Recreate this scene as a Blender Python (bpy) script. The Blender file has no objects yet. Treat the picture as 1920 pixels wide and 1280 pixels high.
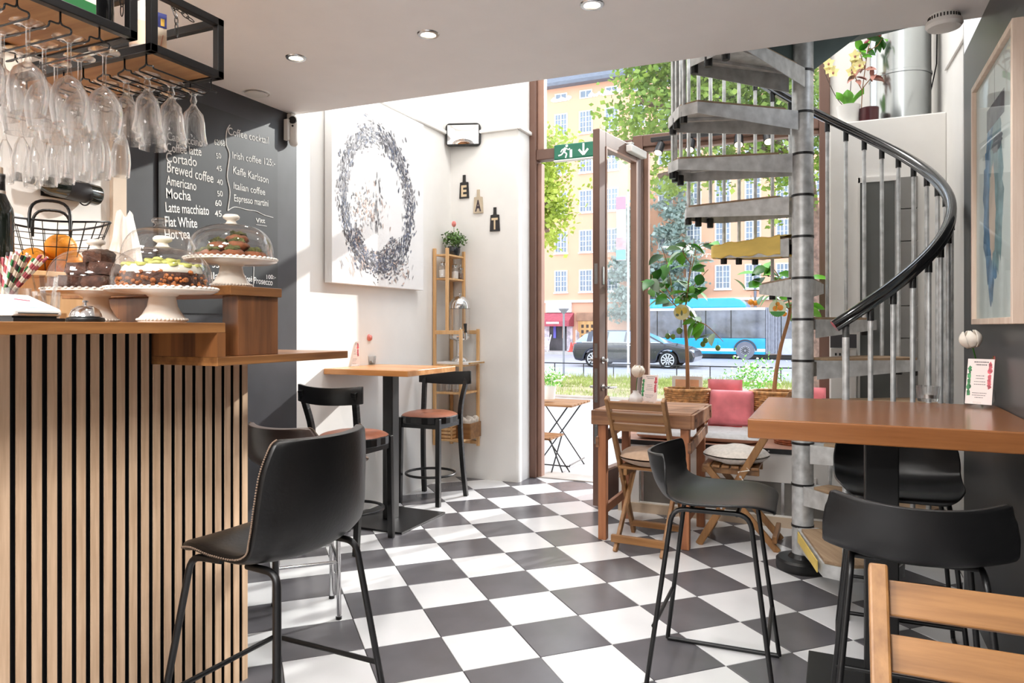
import bpy, bmesh, math, random
from math import sin, cos, pi, radians as R, sqrt, atan2
from mathutils import Vector as V, Matrix as M4, Euler
random.seed(7)
sc = bpy.context.scene
COL = sc.collection
# ------------------------------------------------------------------ camera
# world axes are the room's: x across to the right wall, y towards the shop front, z up (metres)
EYE, FPX, YAW = 1.225, 1344.0, R(24.25)
CS, SN = cos(YAW), sin(YAW)
cam = bpy.data.cameras.new('camera'); camo = bpy.data.objects.new('camera', cam); COL.objects.link(camo)
camo.location = (0, 0, EYE); camo.rotation_euler = (pi/2, 0, YAW)
cam.sensor_width = 36; cam.lens = FPX/1920*36; cam.shift_y = -28/1920
cam.clip_start = .05; cam.clip_end = 300
sc.camera = camo
# ------------------------------------------------------------------ light
w = bpy.data.worlds.new('sky'); sc.world = w; w.use_nodes = True
wn = w.node_tree; bg = wn.nodes['Background']
tc = wn.nodes.new('ShaderNodeTexCoord'); sp = wn.nodes.new('ShaderNodeSeparateXYZ')
rp = wn.nodes.new('ShaderNodeValToRGB')
wn.links.new(tc.outputs['Generated'], sp.inputs[0]); wn.links.new(sp.outputs[2], rp.inputs[0])
rp.color_ramp.elements[0].position = 0.0; rp.color_ramp.elements[0].color = (.93, .95, .98, 1)
rp.color_ramp.elements[1].position = .9; rp.color_ramp.elements[1].color = (.72, .82, 1, 1)
wn.links.new(rp.outputs[0], bg.inputs[0]); bg.inputs[1].default_value = 2.1
def sun(rot, power, ang, col):
    l = bpy.data.lights.new('sun', 'SUN'); l.energy = power; l.angle = ang; l.color = col
    o = bpy.data.objects.new('sun', l); COL.objects.link(o); o.rotation_euler = rot; return o
SUNDIR = V((-.38, -.80, -.40)).normalized()
so = sun((0, 0, 0), 3.2, R(.8), (1, .97, .93)); so.rotation_mode = 'QUATERNION'
so.rotation_quaternion = SUNDIR.to_track_quat('-Z', 'Y')
def area(name, loc, sx, sy, power, col=(1, .985, .97)):
    l = bpy.data.lights.new(name, 'AREA'); l.shape = 'RECTANGLE'; l.size = sx; l.size_y = sy; l.energy = power; l.color = col
    o = bpy.data.objects.new(name, l); COL.objects.link(o); o.location = loc; return o
# added fill lights, unseen: over the rear half, high in the tall bay
for x in (-2.1, -.6):
    for y in (-1.7, -.3): area('rear_fill_light', (x, y, 2.44), .6, .6, 42)
area('upper_fill_light', (-1.2, 4.2, 4.78), 1.6, .8, 50, (1, .98, .96))
sc.view_settings.view_transform = 'Standard'; sc.view_settings.look = 'None'
sc.view_settings.exposure = 0.66; sc.view_settings.gamma = 1.0; sc.view_settings.use_curve_mapping = False
sc.cycles.max_bounces = 10; sc.cycles.transparent_max_bounces = 32; sc.cycles.diffuse_bounces = 5
sc.cycles.glossy_bounces = 5; sc.cycles.transmission_bounces = 8; sc.cycles.caustics_reflective = False; sc.cycles.caustics_refractive = False
sc.cycles.use_denoising = True; sc.cycles.sample_clamp_indirect = 6
# ------------------------------------------------------------------ helpers
def ray(u, v):
    X = (u-960)/FPX; return V((X*CS-SN, X*SN+CS, -(v-612)/FPX))
def at(u, v, d): return ray(u, v)*d+V((0, 0, EYE))          # point seen at (u,v), d metres deep
def on_x(u, v, x): r = ray(u, v); return r*(x/r.x)+V((0, 0, EYE))
def on_y(u, v, y): r = ray(u, v); return r*(y/r.y)+V((0, 0, EYE))
def on_z(u, v, z): r = ray(u, v); return r*((z-EYE)/r.z)+V((0, 0, EYE))
def rgb(r, g, b):
    f = lambda c: ((c/255+.055)/1.055)**2.4 if c > 10 else c/255/12.92
    return (f(r), f(g), f(b), 1)
def newmat(name):
    m = bpy.data.materials.new(name); m.use_nodes = True
    return m, m.node_tree, m.node_tree.nodes['Principled BSDF']
def mat(name, col, rough=.5, metal=0, var=.06, scale=6, bump=0, bscale=60, spec=.5, stretch=(1, 1, 1), emit=0, coat=0, sheen=0):
    m, t, p = newmat(name)
    p.inputs['Roughness'].default_value = rough; p.inputs['Metallic'].default_value = metal
    p.inputs['Specular IOR Level'].default_value = spec; p.inputs['Coat Weight'].default_value = coat
    p.inputs['Sheen Weight'].default_value = sheen
    co = t.nodes.new('ShaderNodeTexCoord'); mp = t.nodes.new('ShaderNodeMapping'); mp.inputs['Scale'].default_value = stretch
    t.links.new(co.outputs['Object'], mp.inputs[0])
    n = t.nodes.new('ShaderNodeTexNoise'); n.inputs['Scale'].default_value = scale; n.inputs['Detail'].default_value = 4
    t.links.new(mp.outputs[0], n.inputs[0])
    r = t.nodes.new('ShaderNodeValToRGB')
    a = tuple(max(0, c*(1-var*1.6)) for c in col[:3])+(1,); b = tuple(min(1, c*(1+var*1.6)) for c in col[:3])+(1,)
    r.color_ramp.elements[0].position = .3; r.color_ramp.elements[1].position = .7
    r.color_ramp.elements[0].color = a; r.color_ramp.elements[1].color = b
    t.links.new(n.outputs[0], r.inputs[0]); t.links.new(r.outputs[0], p.inputs['Base Color'])
    if emit: p.inputs['Emission Color'].default_value = col; p.inputs['Emission Strength'].default_value = emit
    if bump:
        n2 = t.nodes.new('ShaderNodeTexNoise'); n2.inputs['Scale'].default_value = bscale; t.links.new(mp.outputs[0], n2.inputs[0])
        bp = t.nodes.new('ShaderNodeBump'); bp.inputs['Strength'].default_value = bump; bp.inputs['Distance'].default_value = .004
        t.links.new(n2.outputs[0], bp.inputs['Height']); t.links.new(bp.outputs[0], p.inputs['Normal'])
    return m
def wood(name, c1, c2, axis=2, scale=9, rough=.42, knots=.0, stripe=0, c3=None):
    m, t, p = newmat(name); p.inputs['Roughness'].default_value = rough
    co = t.nodes.new('ShaderNodeTexCoord'); mp = t.nodes.new('ShaderNodeMapping')
    s = [1, 1, 1]; s[axis] = .07; mp.inputs['Scale'].default_value = s
    t.links.new(co.outputs['Object'], mp.inputs[0])
    n = t.nodes.new('ShaderNodeTexNoise'); n.inputs['Scale'].default_value = scale*4; n.inputs['Detail'].default_value = 6; n.inputs['Roughness'].default_value = .6
    t.links.new(mp.outputs[0], n.inputs[0])
    r = t.nodes.new('ShaderNodeValToRGB'); r.color_ramp.elements[0].position = .32; r.color_ramp.elements[1].position = .68
    r.color_ramp.elements[0].color = c1; r.color_ramp.elements[1].color = c2
    t.links.new(n.outputs[0], r.inputs[0]); out = r.outputs[0]
    if stripe:       # glued staves of differing tone: stripe = stave width, across another axis
        sx = t.nodes.new('ShaderNodeSeparateXYZ'); t.links.new(co.outputs['Object'], sx.inputs[0])
        mu = t.nodes.new('ShaderNodeMath'); mu.operation = 'SNAP'; mu.inputs[1].default_value = stripe
        t.links.new(sx.outputs[(axis+1) % 3 if axis != 2 else 0], mu.inputs[0])
        wt = t.nodes.new('ShaderNodeTexWhiteNoise'); wt.noise_dimensions = '1D'; t.links.new(mu.outputs[0], wt.inputs['W'])
        mx = t.nodes.new('ShaderNodeMix'); mx.data_type = 'RGBA'; t.links.new(wt.outputs[0], mx.inputs[0])
        t.links.new(out, mx.inputs[6]); mm = t.nodes.new('ShaderNodeMix'); mm.data_type = 'RGBA'; mm.inputs[0].default_value = .6
        t.links.new(out, mm.inputs[6]); mm.inputs[7].default_value = c3 or c1
        t.links.new(mm.outputs[2], mx.inputs[7]); out = mx.outputs[2]
    t.links.new(out, p.inputs['Base Color'])
    bp = t.nodes.new('ShaderNodeBump'); bp.inputs['Strength'].default_value = .12; bp.inputs['Distance'].default_value = .002
    t.links.new(n.outputs[0], bp.inputs['Height']); t.links.new(bp.outputs[0], p.inputs['Normal'])
    return m
def glassmat(name, tint=(1, 1, 1, 1), edge=.55, base=.05):
    m = bpy.data.materials.new(name); m.use_nodes = True; t = m.node_tree; t.nodes.clear()
    o = t.nodes.new('ShaderNodeOutputMaterial'); tr = t.nodes.new('ShaderNodeBsdfTransparent'); gl = t.nodes.new('ShaderNodeBsdfGlossy')
    tr.inputs[0].default_value = tint; gl.inputs['Roughness'].default_value = .02
    lw = t.nodes.new('ShaderNodeLayerWeight'); lw.inputs[0].default_value = .25
    mr = t.nodes.new('ShaderNodeMapRange'); mr.inputs[3].default_value = base; mr.inputs[4].default_value = edge
    pw = t.nodes.new('ShaderNodeMath'); pw.operation = 'POWER'; pw.inputs[1].default_value = 1.6
    t.links.new(lw.outputs['Facing'], pw.inputs[0]); t.links.new(pw.outputs[0], mr.inputs[0])
    mx = t.nodes.new('ShaderNodeMixShader'); t.links.new(mr.outputs[0], mx.inputs[0])
    t.links.new(tr.outputs[0], mx.inputs[1]); t.links.new(gl.outputs[0], mx.inputs[2]); t.links.new(mx.outputs[0], o.inputs[0])
    return m
def solidglass(name, lo=.10, hi=1.0):
    m = bpy.data.materials.new(name); m.use_nodes = True; t = m.node_tree; t.nodes.clear()
    o = t.nodes.new('ShaderNodeOutputMaterial'); tr = t.nodes.new('ShaderNodeBsdfTransparent'); gl = t.nodes.new('ShaderNodeBsdfGlass')
    gl.inputs['Roughness'].default_value = 0; gl.inputs['IOR'].default_value = 1.45
    lw = t.nodes.new('ShaderNodeLayerWeight'); lw.inputs[0].default_value = .4
    mr = t.nodes.new('ShaderNodeMapRange'); mr.inputs[3].default_value = lo; mr.inputs[4].default_value = hi; t.links.new(lw.outputs['Facing'], mr.inputs[0])
    mx = t.nodes.new('ShaderNodeMixShader'); t.links.new(mr.outputs[0], mx.inputs[0])
    t.links.new(tr.outputs[0], mx.inputs[1]); t.links.new(gl.outputs[0], mx.inputs[2]); t.links.new(mx.outputs[0], o.inputs[0])
    return m
class MB:
    def __init__(s): s.v = []; s.f = []
    def add(s, vs, fs):
        k = len(s.v); s.v += [tuple(p) for p in vs]; s.f += [tuple(i+k for i in f) for f in fs]; return s
    def bx(s, x0, x1, y0, y1, z0, z1):
        vs = [(x, y, z) for z in (z0, z1) for y in (y0, y1) for x in (x0, x1)]
        return s.add(vs, [(0, 2, 3, 1), (4, 5, 7, 6), (0, 1, 5, 4), (2, 6, 7, 3), (0, 4, 6, 2), (1, 3, 7, 5)])
    def bar(s, p, q, wx, wy, up=(0, 0, 1)):
        p = V(p); q = V(q); d = (q-p).normalized(); u = V(up)
        a = d.cross(u)
        if a.length < 1e-4: a = d.cross(V((1, 0, 0)))
        a.normalize(); b = a.cross(d)
        vs = [c+a*i*wx/2+b*j*wy/2 for c in (p, q) for i, j in ((-1, -1), (1, -1), (1, 1), (-1, 1))]
        return s.add(vs, [(0, 1, 2, 3), (7, 6, 5, 4)]+[(i, i+4, (i+1) % 4+4, (i+1) % 4) for i in range(4)])
    def tube(s, pts, r, n=8, closed=False, cap=True):
        pts = [V(p) for p in pts]; N = len(pts); rs = r if isinstance(r, (list, tuple)) else [r]*N
        prev = None; k0 = len(s.v); vs = []; fs = []
        for i, p in enumerate(pts):
            if closed: d = pts[(i+1) % N]-pts[i-1]
            else: d = pts[min(i+1, N-1)]-pts[max(i-1, 0)]
            if d.length < 1e-9: d = V((0, 0, 1))
            d.normalize()
            if prev is None:
                a = d.cross(V((0, 0, 1)))
                if a.length < .05: a = d.cross(V((1, 0, 0)))
            else: a = prev-d*prev.dot(d)
            a.normalize(); prev = a; b = d.cross(a)
            vs += [p+(a*cos(2*pi*j/n)+b*sin(2*pi*j/n))*rs[i] for j in range(n)]
        for i in range(N if closed else N-1):
            for j in range(n):
                i2 = (i+1) % N
                fs.append((i*n+j, i2*n+j, i2*n+(j+1) % n, i*n+(j+1) % n))
        if cap and not closed: fs += [tuple(range(n)), tuple((N-1)*n+j for j in reversed(range(n)))]
        return s.add(vs, [tuple(reversed(f)) for f in fs])
    def lathe(s, prof, n=24, c=(0, 0, 0), cap=False, wob=None):
        c = V(c); vs = []; fs = []; N = len(prof)
        for i, (r, z) in enumerate(prof):
            for j in range(n):
                a = 2*pi*j/n; rr = r*(wob(a, i) if wob else 1)
                vs.append(c+V((rr*cos(a), rr*sin(a), z)))
        for i in range(N-1):
            for j in range(n): fs.append((i*n+j, i*n+(j+1) % n, (i+1)*n+(j+1) % n, (i+1)*n+j))
        if cap: fs += [tuple(reversed(range(n))), tuple((N-1)*n+j for j in range(n))]
        return s.add(vs, fs)
    def prism(s, out, f0, f1):
        n = len(out); a = [f0(*p) for p in out]; b = [f1(*p) for p in out]
        return s.add(a+b, [tuple(reversed(range(n))), tuple(range(n, 2*n))]+[(i, (i+1) % n, (i+1) % n+n, i+n) for i in range(n)])
    def ell(s, c, r, nu=12, nv=8, fn=None):
        c = V(c); rx, ry, rz = r if isinstance(r, (tuple, list)) else (r, r, r); vs = []; fs = []
        for i in range(nv+1):
            th = pi*i/nv
            for j in range(nu):
                a = 2*pi*j/nu; d = V((sin(th)*cos(a), sin(th)*sin(a), cos(th))); k = fn(d) if fn else 1
                vs.append(c+V((d.x*rx*k, d.y*ry*k, d.z*rz*k)))
        for i in range(nv):
            for j in range(nu): fs.append((i*nu+j, (i+1)*nu+j, (i+1)*nu+(j+1) % nu, i*nu+(j+1) % nu))
        return s.add(vs, fs)
    def grid(s, f, nu, nv):
        vs = [f(i/nu, j/nv) for i in range(nu+1) for j in range(nv+1)]
        return s.add(vs, [(i*(nv+1)+j, (i+1)*(nv+1)+j, (i+1)*(nv+1)+j+1, i*(nv+1)+j+1) for i in range(nu) for j in range(nv)])
    def mesh(s, name, m, smooth=None):
        me = bpy.data.meshes.new(name); me.from_pydata(s.v, [], s.f); me.update()
        me.materials.append(m)
        if smooth:
            me.polygons.foreach_set('use_smooth', [True]*len(me.polygons)); me.set_sharp_from_angle(angle=R(smooth))
        return me
    def build(s, name, m, parent=None, smooth=None, bevel=0, loc=None, rot=None, solid=0, sub=0, off=0):
        if loc is not None and rot is None and parent is None:
            L = V(loc); s.v = [tuple(V(p)-L) for p in s.v]
        o = bpy.data.objects.new(name, s.mesh(name, m, smooth)); COL.objects.link(o)
        if parent: o.parent = parent
        if loc is not None: o.location = loc
        if rot is not None: o.rotation_euler = rot
        if solid: md = o.modifiers.new('solid', 'SOLIDIFY'); md.thickness = solid; md.offset = off
        if sub: md = o.modifiers.new('sub', 'SUBSURF'); md.levels = sub; md.render_levels = sub
        if bevel: md = o.modifiers.new('bevel', 'BEVEL'); md.width = bevel; md.segments = 2; md.limit_method = 'ANGLE'; md.angle_limit = R(40)
        return o
def tag(o, label, cat, group=None, kind=None):
    o['label'] = label; o['category'] = cat
    if group: o['group'] = group
    if kind: o['kind'] = kind
    return o
def thing(name, label, cat, loc=(0, 0, 0), rz=0, group=None):
    o = bpy.data.objects.new(name, None); COL.objects.link(o); o.empty_display_size = .05
    o.location = loc; o.rotation_euler = (0, 0, rz); return tag(o, label, cat, group)
def struct(o, parent=None):
    o['kind'] = 'structure'; return o
def kids(o): return [c for c in bpy.data.objects if c.parent == o]
KID = {}
def copy_tree(o, label=None, loc=None, rz=None, group=None):
    def cp(x, par):
        c = x.copy(); COL.objects.link(c)
        if par: c.parent = par
        if x not in KID: KID[x] = kids(x)
        for k in KID[x]: cp(k, c)
        return c
    c = cp(o, None)
    if label: c['label'] = label
    if group: c['group'] = group
    if loc is not None: c.location = loc
    if rz is not None: c.rotation_euler = (0, 0, rz)
    return c
def cat_spline(P, n):
    P = [V(p) for p in P]; out = []
    for i in range(len(P)-1):
        p0, p1, p2, p3 = P[max(i-1, 0)], P[i], P[i+1], P[min(i+2, len(P)-1)]
        for k in range(n):
            t = k/n
            out.append(.5*((2*p1)+(p2-p0)*t+(2*p0-5*p1+4*p2-p3)*t*t+(3*p1-p0-3*p2+p3)*t**3))
    return out+[P[-1]]
def round_path(P, r, n=5):
    P = [V(p) for p in P]; out = [P[0]]
    for i in range(1, len(P)-1):
        a = (P[i-1]-P[i]); b = (P[i+1]-P[i]); rr = min(r, a.length*.49, b.length*.49)
        p = P[i]+a.normalized()*rr; q = P[i]+b.normalized()*rr
        for k in range(n+1):
            t = k/n; out.append((1-t)**2*p+2*t*(1-t)*P[i]+t*t*q)
    return out+[P[-1]]
_txt = {}
def text_mesh(s, ext=.0006, bold=0):
    k = (s, bold)
    if k in _txt: return _txt[k]
    cu = bpy.data.curves.new('lettering', 'FONT'); cu.body = s; cu.size = 1; cu.extrude = .01; cu.offset = bold; cu.resolution_u = 3
    o = bpy.data.objects.new('lettering', cu); COL.objects.link(o); dg = bpy.context.evaluated_depsgraph_get(); dg.update()
    me = bpy.data.meshes.new_from_object(o.evaluated_get(dg)); bpy.data.objects.remove(o)
    xs = [v.co.x for v in me.vertices]; me.transform(M4.Translation((-min(xs), 0, 0))); _txt[k] = (me, max(xs)-min(xs)); return _txt[k]
def lettering(s, p, q, nrm, m, parent=None, h=None, bold=0, name='lettering'):
    # text whose baseline runs from world point p to q on a face with normal nrm
    me, wd = text_mesh(s, bold=bold); me = me.copy(); me.materials.clear(); me.materials.append(m)
    p = V(p); q = V(q); x = (q-p); L = x.length; x.normalize(); n = V(nrm).normalized(); y = n.cross(x)
    sx = L/wd; sy = h if h else sx
    o = bpy.data.objects.new(name, me); COL.objects.link(o)
    mw = M4(((x.x*sx, y.x*sy, n.x*.05, p.x), (x.y*sx, y.y*sy, n.y*.05, p.y), (x.z*sx, y.z*sy, n.z*.05, p.z), (0, 0, 0, 1)))
    if parent: o.parent = parent; mw = parent.matrix_basis.inverted() @ mw
    me.transform(mw); return o
# ------------------------------------------------------------------ materials
WHITE = mat('white_wall_paint', rgb(238, 236, 232), .62, var=.012, bump=.08, bscale=25)
WHITE2 = mat('white_gloss_paint', rgb(236, 234, 230), .4, var=.02)
CEIL = mat('ceiling_paint', rgb(244, 241, 239), .7, var=.01)
CREAM = mat('cream_paint', rgb(214, 196, 176), .55, var=.03)
CHALKW = mat('blackboard_wall_paint', rgb(46, 47, 52), .42, var=.22, scale=3, bump=.1, bscale=14, spec=.6)
CHALKB = mat('menu_board_slate', rgb(26, 28, 32), .38, var=.25, scale=5, spec=.6)
DARKW = mat('charcoal_wall_paint', rgb(54, 55, 57), .36, var=.1, scale=2.2, stretch=(1, 1, .25), spec=.55)
CHALK = mat('white_chalk', rgb(238, 238, 236), .9, var=.08, scale=60)
TILEW = mat('white_floor_tile', rgb(224, 224, 225), .2, var=.03, scale=3, bump=.03, bscale=9)
TILEB = mat('charcoal_floor_tile', rgb(94, 92, 96), .27, var=.1, scale=3, bump=.04, bscale=9)
GROUT = mat('dark_grout', rgb(70, 66, 64), .8, var=.1)
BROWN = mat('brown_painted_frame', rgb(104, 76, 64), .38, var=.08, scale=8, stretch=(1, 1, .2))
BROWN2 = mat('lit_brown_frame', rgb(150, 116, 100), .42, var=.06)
BLACKM = mat('black_powder_metal', rgb(15, 15, 16), .38, var=.1, scale=40)
BLACKP = mat('black_plastic_shell', rgb(17, 17, 18), .4, var=.05, bump=.04, bscale=150)
BLACKL = mat('black_leather', rgb(11, 10, 10), .36, spec=.4, var=.12, scale=30, bump=.12, bscale=90)
BLACKW = mat('black_lacquered_wood', rgb(13, 12, 12), .3, var=.1)
BRNL = mat('tan_brown_leather', rgb(148, 92, 70), .35, var=.1, scale=14, bump=.06, bscale=80)
TAUPEL = mat('taupe_leather', rgb(92, 76, 68), .3, var=.1, scale=14)
CHROME = mat('chrome', rgb(225, 225, 226), .12, 1, var=.01)
STEEL = mat('brushed_steel', rgb(190, 190, 190), .25, 1, var=.03)
ZINC = mat('galvanised_steel', rgb(196, 198, 198), .42, .5, var=.16, scale=22, bump=.05, bscale=50)
ZINCL = mat('galvanised_tread_steel', rgb(194, 195, 194), .5, .3, var=.14, scale=18)
ALU = mat('aluminium_duct', rgb(190, 195, 196), .2, .95, var=.04, stretch=(1, 1, .1))
PLASTW = mat('white_plastic', rgb(232, 230, 226), .38, var=.01)
CERAM = mat('cream_ceramic', rgb(243, 233, 220), .22, var=.015, coat=.3)
GLASS = glassmat('clear_thin_glass', edge=.9, base=.10); GLASSD = glassmat('clear_dome_glass', edge=.75, base=.05)
GLASSS = solidglass('solid_clear_glass'); GLASST = solidglass('thick_clear_glass', .4)
PANE = glassmat('window_pane_glass', (.97, .985, .98, 1), .3, .02)
OAK = wood('oak_slat', rgb(198, 164, 132), rgb(224, 192, 160), 2, 14, .5)
WALN = wood('walnut_worktop', rgb(116, 74, 40), rgb(190, 134, 80), 1, 5, .3, stripe=.07, c3=rgb(96, 58, 34))
WALNX = wood('walnut_upright', rgb(74, 46, 32), rgb(142, 92, 56), 2, 4, .32, stripe=.05, c3=rgb(190, 126, 70))
SHELFW = wood('rack_shelf_oak', rgb(176, 122, 74), rgb(208, 156, 104), 0, 7, .5)
BEECH = wood('beech_tabletop', rgb(118, 70, 36), rgb(152, 100, 58), 0, 5, .22, stripe=.05, c3=rgb(116, 68, 34))
BEECHL = wood('light_beech_tabletop', rgb(196, 134, 78), rgb(226, 172, 116), 0, 6, .25, stripe=.05, c3=rgb(176, 112, 58))
PINE = wood('light_pine', rgb(208, 160, 104), rgb(234, 194, 144), 2, 6, .5)
ACAC = wood('oiled_acacia', rgb(118, 80, 44), rgb(162, 118, 72), 2, 7, .4)
ACACX = wood('oiled_acacia_cross', rgb(114, 76, 40), rgb(160, 114, 68), 0, 7, .38)
RUST = wood('reclaimed_wood', rgb(96, 62, 42), rgb(172, 124, 88), 0, 5, .5)
RUSTL = wood('reclaimed_leg_wood', rgb(140, 84, 54), rgb(176, 116, 76), 2, 6, .5)
TREADW = wood('tread_plywood', rgb(140, 112, 86), rgb(176, 150, 120), 0, 10, .6)
FABG = mat('grey_cushion_cloth', rgb(196, 196, 198), .9, var=.06, scale=40, sheen=.3)
FABB = mat('taupe_cushion_cloth', rgb(176, 148, 124), .92, var=.06, scale=40, sheen=.3)
FABW = mat('white_fleece', rgb(226, 218, 208), .95, var=.07, scale=60, bump=.5, bscale=160, sheen=.4)
FABP = mat('pink_plush', rgb(222, 120, 128), .85, var=.12, scale=9, sheen=.5)
LEAF = mat('glossy_leaf', rgb(52, 116, 34), .35, var=.4, scale=9)
LEAFL = mat('bright_leaf', rgb(112, 186, 58), .4, var=.25, scale=9)
SOIL = mat('potting_soil', rgb(52, 38, 28), .95, var=.3, scale=40)
BARK = mat('young_bark', rgb(156, 112, 76), .8, var=.2, scale=20, stretch=(1, 1, .2))
WICK = mat('wicker', rgb(190, 140, 88), .7, var=.3, scale=40)
WICKR = mat('red_brown_wicker', rgb(156, 84, 48), .65, var=.3, scale=40)
# ------------------------------------------------------------------ floor: tiles laid on the diagonal
fl = struct(MB().bx(-2.98, .68, -2.7, 5.46, -.12, -.0045).build('floor', GROUT))
T = .30; P0 = V((-.995, 2.892)); E1 = V((sqrt(.5), sqrt(.5))); E2 = V((sqrt(.5), -sqrt(.5)))
def clip(poly, a, b, c):      # keep a*x+b*y<=c
    out = []
    for i in range(len(poly)):
        p, q = poly[i], poly[(i+1) % len(poly)]; dp = a*p[0]+b*p[1]-c; dq = a*q[0]+b*q[1]-c
        if dp <= 0: out.append(p)
        if dp*dq < 0: t = dp/(dp-dq); out.append((p[0]+(q[0]-p[0])*t, p[1]+(q[1]-p[1])*t))
    return out
tilemesh = {}
rest = {0: MB(), 1: MB()}; ntile = 0
def tile_shape(m, poly, c):
    def top(x, y, z, k): return (c[0]+(x-c[0])*k, c[1]+(y-c[1])*k, z)
    n = len(poly)
    vs = [top(x, y, -.006, 1) for x, y in poly]+[top(x, y, -.0012, 1) for x, y in poly]+[top(x, y, 0, .988) for x, y in poly]
    m.add(vs, [tuple(range(2*n, 3*n))]+[(i, (i+1) % n, (i+1) % n+n, i+n) for i in range(n)]+[(i+n, (i+1) % n+n, (i+1) % n+2*n, i+2*n) for i in range(n)])
for i in range(-24, 24):
    for j in range(-24, 24):
        h = T*.4945
        cpt = P0+E1*(i+.5)*T+E2*(j+.5)*T
        poly = [tuple(cpt+E1*a*h+E2*b*h) for a, b in ((-1, -1), (-1, 1), (1, 1), (1, -1))]
        if sum((poly[k][0]*poly[(k+1) % 4][1]-poly[(k+1) % 4][0]*poly[k][1]) for k in range(4)) < 0: poly.reverse()
        full = all(-2.87 < p[0] < .57 and -2.6 < p[1] < 5.42 for p in poly)
        if not full:
            for a, b, c in ((1, 0, .57), (-1, 0, 2.87), (0, 1, 5.42), (0, -1, 2.6)): poly = clip(poly, a, b, c) if poly else poly
            if len(poly) < 3: continue
        cx = sum(p[0] for p in poly)/len(poly); cy = sum(p[1] for p in poly)/len(poly)
        Yc = -cx*SN+cy*CS; Xc = cx*CS+cy*SN
        vis = any(-.8 < (p[0]*CS+p[1]*SN)/max(.1, -p[0]*SN+p[1]*CS) < .8 and (-p[0]*SN+p[1]*CS) > 2.2 for p in poly)
        if cx < -2.0 and cy < 2.0: vis = False
        dark = (i+j) % 2
        if not vis: tile_shape(rest[dark], poly, (cx, cy)); continue
        ntile += 1
        if full:
            if dark not in tilemesh:
                m = MB(); q = [(p[0]-cpt.x, p[1]-cpt.y) for p in poly]; tile_shape(m, q, (0, 0)); tilemesh[dark] = m.mesh('tile', TILEB if dark else TILEW)
            o = bpy.data.objects.new('tile', tilemesh[dark]); COL.objects.link(o); o.location = (cpt.x, cpt.y, 0)
        else:
            m = MB(); tile_shape(m, poly, (cx, cy)); o = m.build('tile', TILEB if dark else TILEW)
        o.parent = fl
for d in (0, 1):
    o = rest[d].build('tile_field', TILEB if d else TILEW, fl); o['kind'] = 'stuff'
# ------------------------------------------------------------------ walls and ceiling
HT = 4.85
wl = struct(MB().bx(-3.02, -2.87, -2.75, 5.2, -.02, HT).build('wall_left', WHITE))
MB().bx(-2.87, -2.866, 2.187, 3.30, 0, 2.45).build('blackboard_paint', CHALKW, wl)
struct(MB().bx(-2.87, -2.85, 2.118, 2.187, 0, 2.45).build('trim_1', CREAM, bevel=.003))
# far wall with the pier that returns to the shop front, its lower edge rounded
m = MB(); m.bx(-3.02, -2.262, 5.15, 5.6, -.02, HT)
wf = struct(m.build('wall_far', WHITE, bevel=.02))
struct(MB().bx(-3.02, .7, -2.9, -2.6, -.02, 2.6).build('wall_back', mat('grey_back_wall', rgb(120, 116, 112), .6)))
struct(MB().bx(.53, .69, -2.75, 3.78, -.02, 2.45).build('wall_right', DARKW))
struct(MB().bx(.575, .7, 3.78, 5.6, -.02, HT).build('wall_right_rear', WHITE))
struct(MB().bx(.53, .69, 3.7801, 3.80, -.02, HT).build('wall_right_return', WHITE))
# picture rail: left wall, far wall, pier
m = MB(); m.bx(-2.87, -2.845, 3.4, 5.15, 2.77, 2.80).bx(-2.845, -2.262, 5.125, 5.15, 2.77, 2.80).bx(-2.262, -2.237, 5.125, 5.40, 2.77, 2.80)
struct(m.build('trim_2', WHITE2, bevel=.006))
# low ceiling over the cafe; its edge stops short of the shop front, beyond it a tall bay
m = MB(); m.prism([(-3.02, -2.75), (.69, -2.75), (.69, 3.36), (-3.02, 3.265)], lambda x, y: (x, y, 2.45), lambda x, y: (x, y, 2.72))
ceil = struct(m.build('ceiling', CEIL))
struct(MB().bx(-3.02, .7, 2.0, 5.6, HT, HT+.1).build('ceiling_upper', CEIL))
struct(MB().bx(-3.02, .7, 1.9, 2.0, 2.7, HT+.1).build('wall_upper', WHITE))
# recess box right of the window: ledge on top, dark panel and grey pipe casing on its face
rb = struct(MB().bx(-.03, .575, 4.70, 5.5, 0, 2.44).build('wall_recess', WHITE, bevel=.008))
GREYP = mat('grey_door_panel', rgb(96, 98, 95), .5, var=.05)
GREYC = mat('grey_block_casing', rgb(138, 136, 133), .6, var=.06)
MB().bx(.135, .315, 4.69, 4.70, .05, 2.07).build('panel', GREYP, rb, bevel=.002)
MB().bx(.125, .325, 4.685, 4.70, 2.07, 2.10).bx(.122, .135, 4.685, 4.70, .05, 2.1).build('panel_frame', WHITE2, rb)
m = MB()
for k in range(11): m.bx(.33, .43, 4.66, 4.70, .05+k*.185, .05+k*.185+.181)
m.build('casing_block', GREYC, rb, bevel=.003)
MB().bx(-.025, .115, 4.62, 4.70, .55, 1.10).build('heater_casing', WHITE2, rb, bevel=.006)
MB().bx(-.025, .115, 4.615, 4.62, 1.10, 1.18).build('heater_grille', mat('dark_grille', rgb(88, 88, 92), .5), rb)
m = MB()
for k in range(4): m.bx(.0+k*.022, .01+k*.022, 4.612, 4.62, 1.055, 1.07)
m.build('heater_button', BLACKM, rb)
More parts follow.
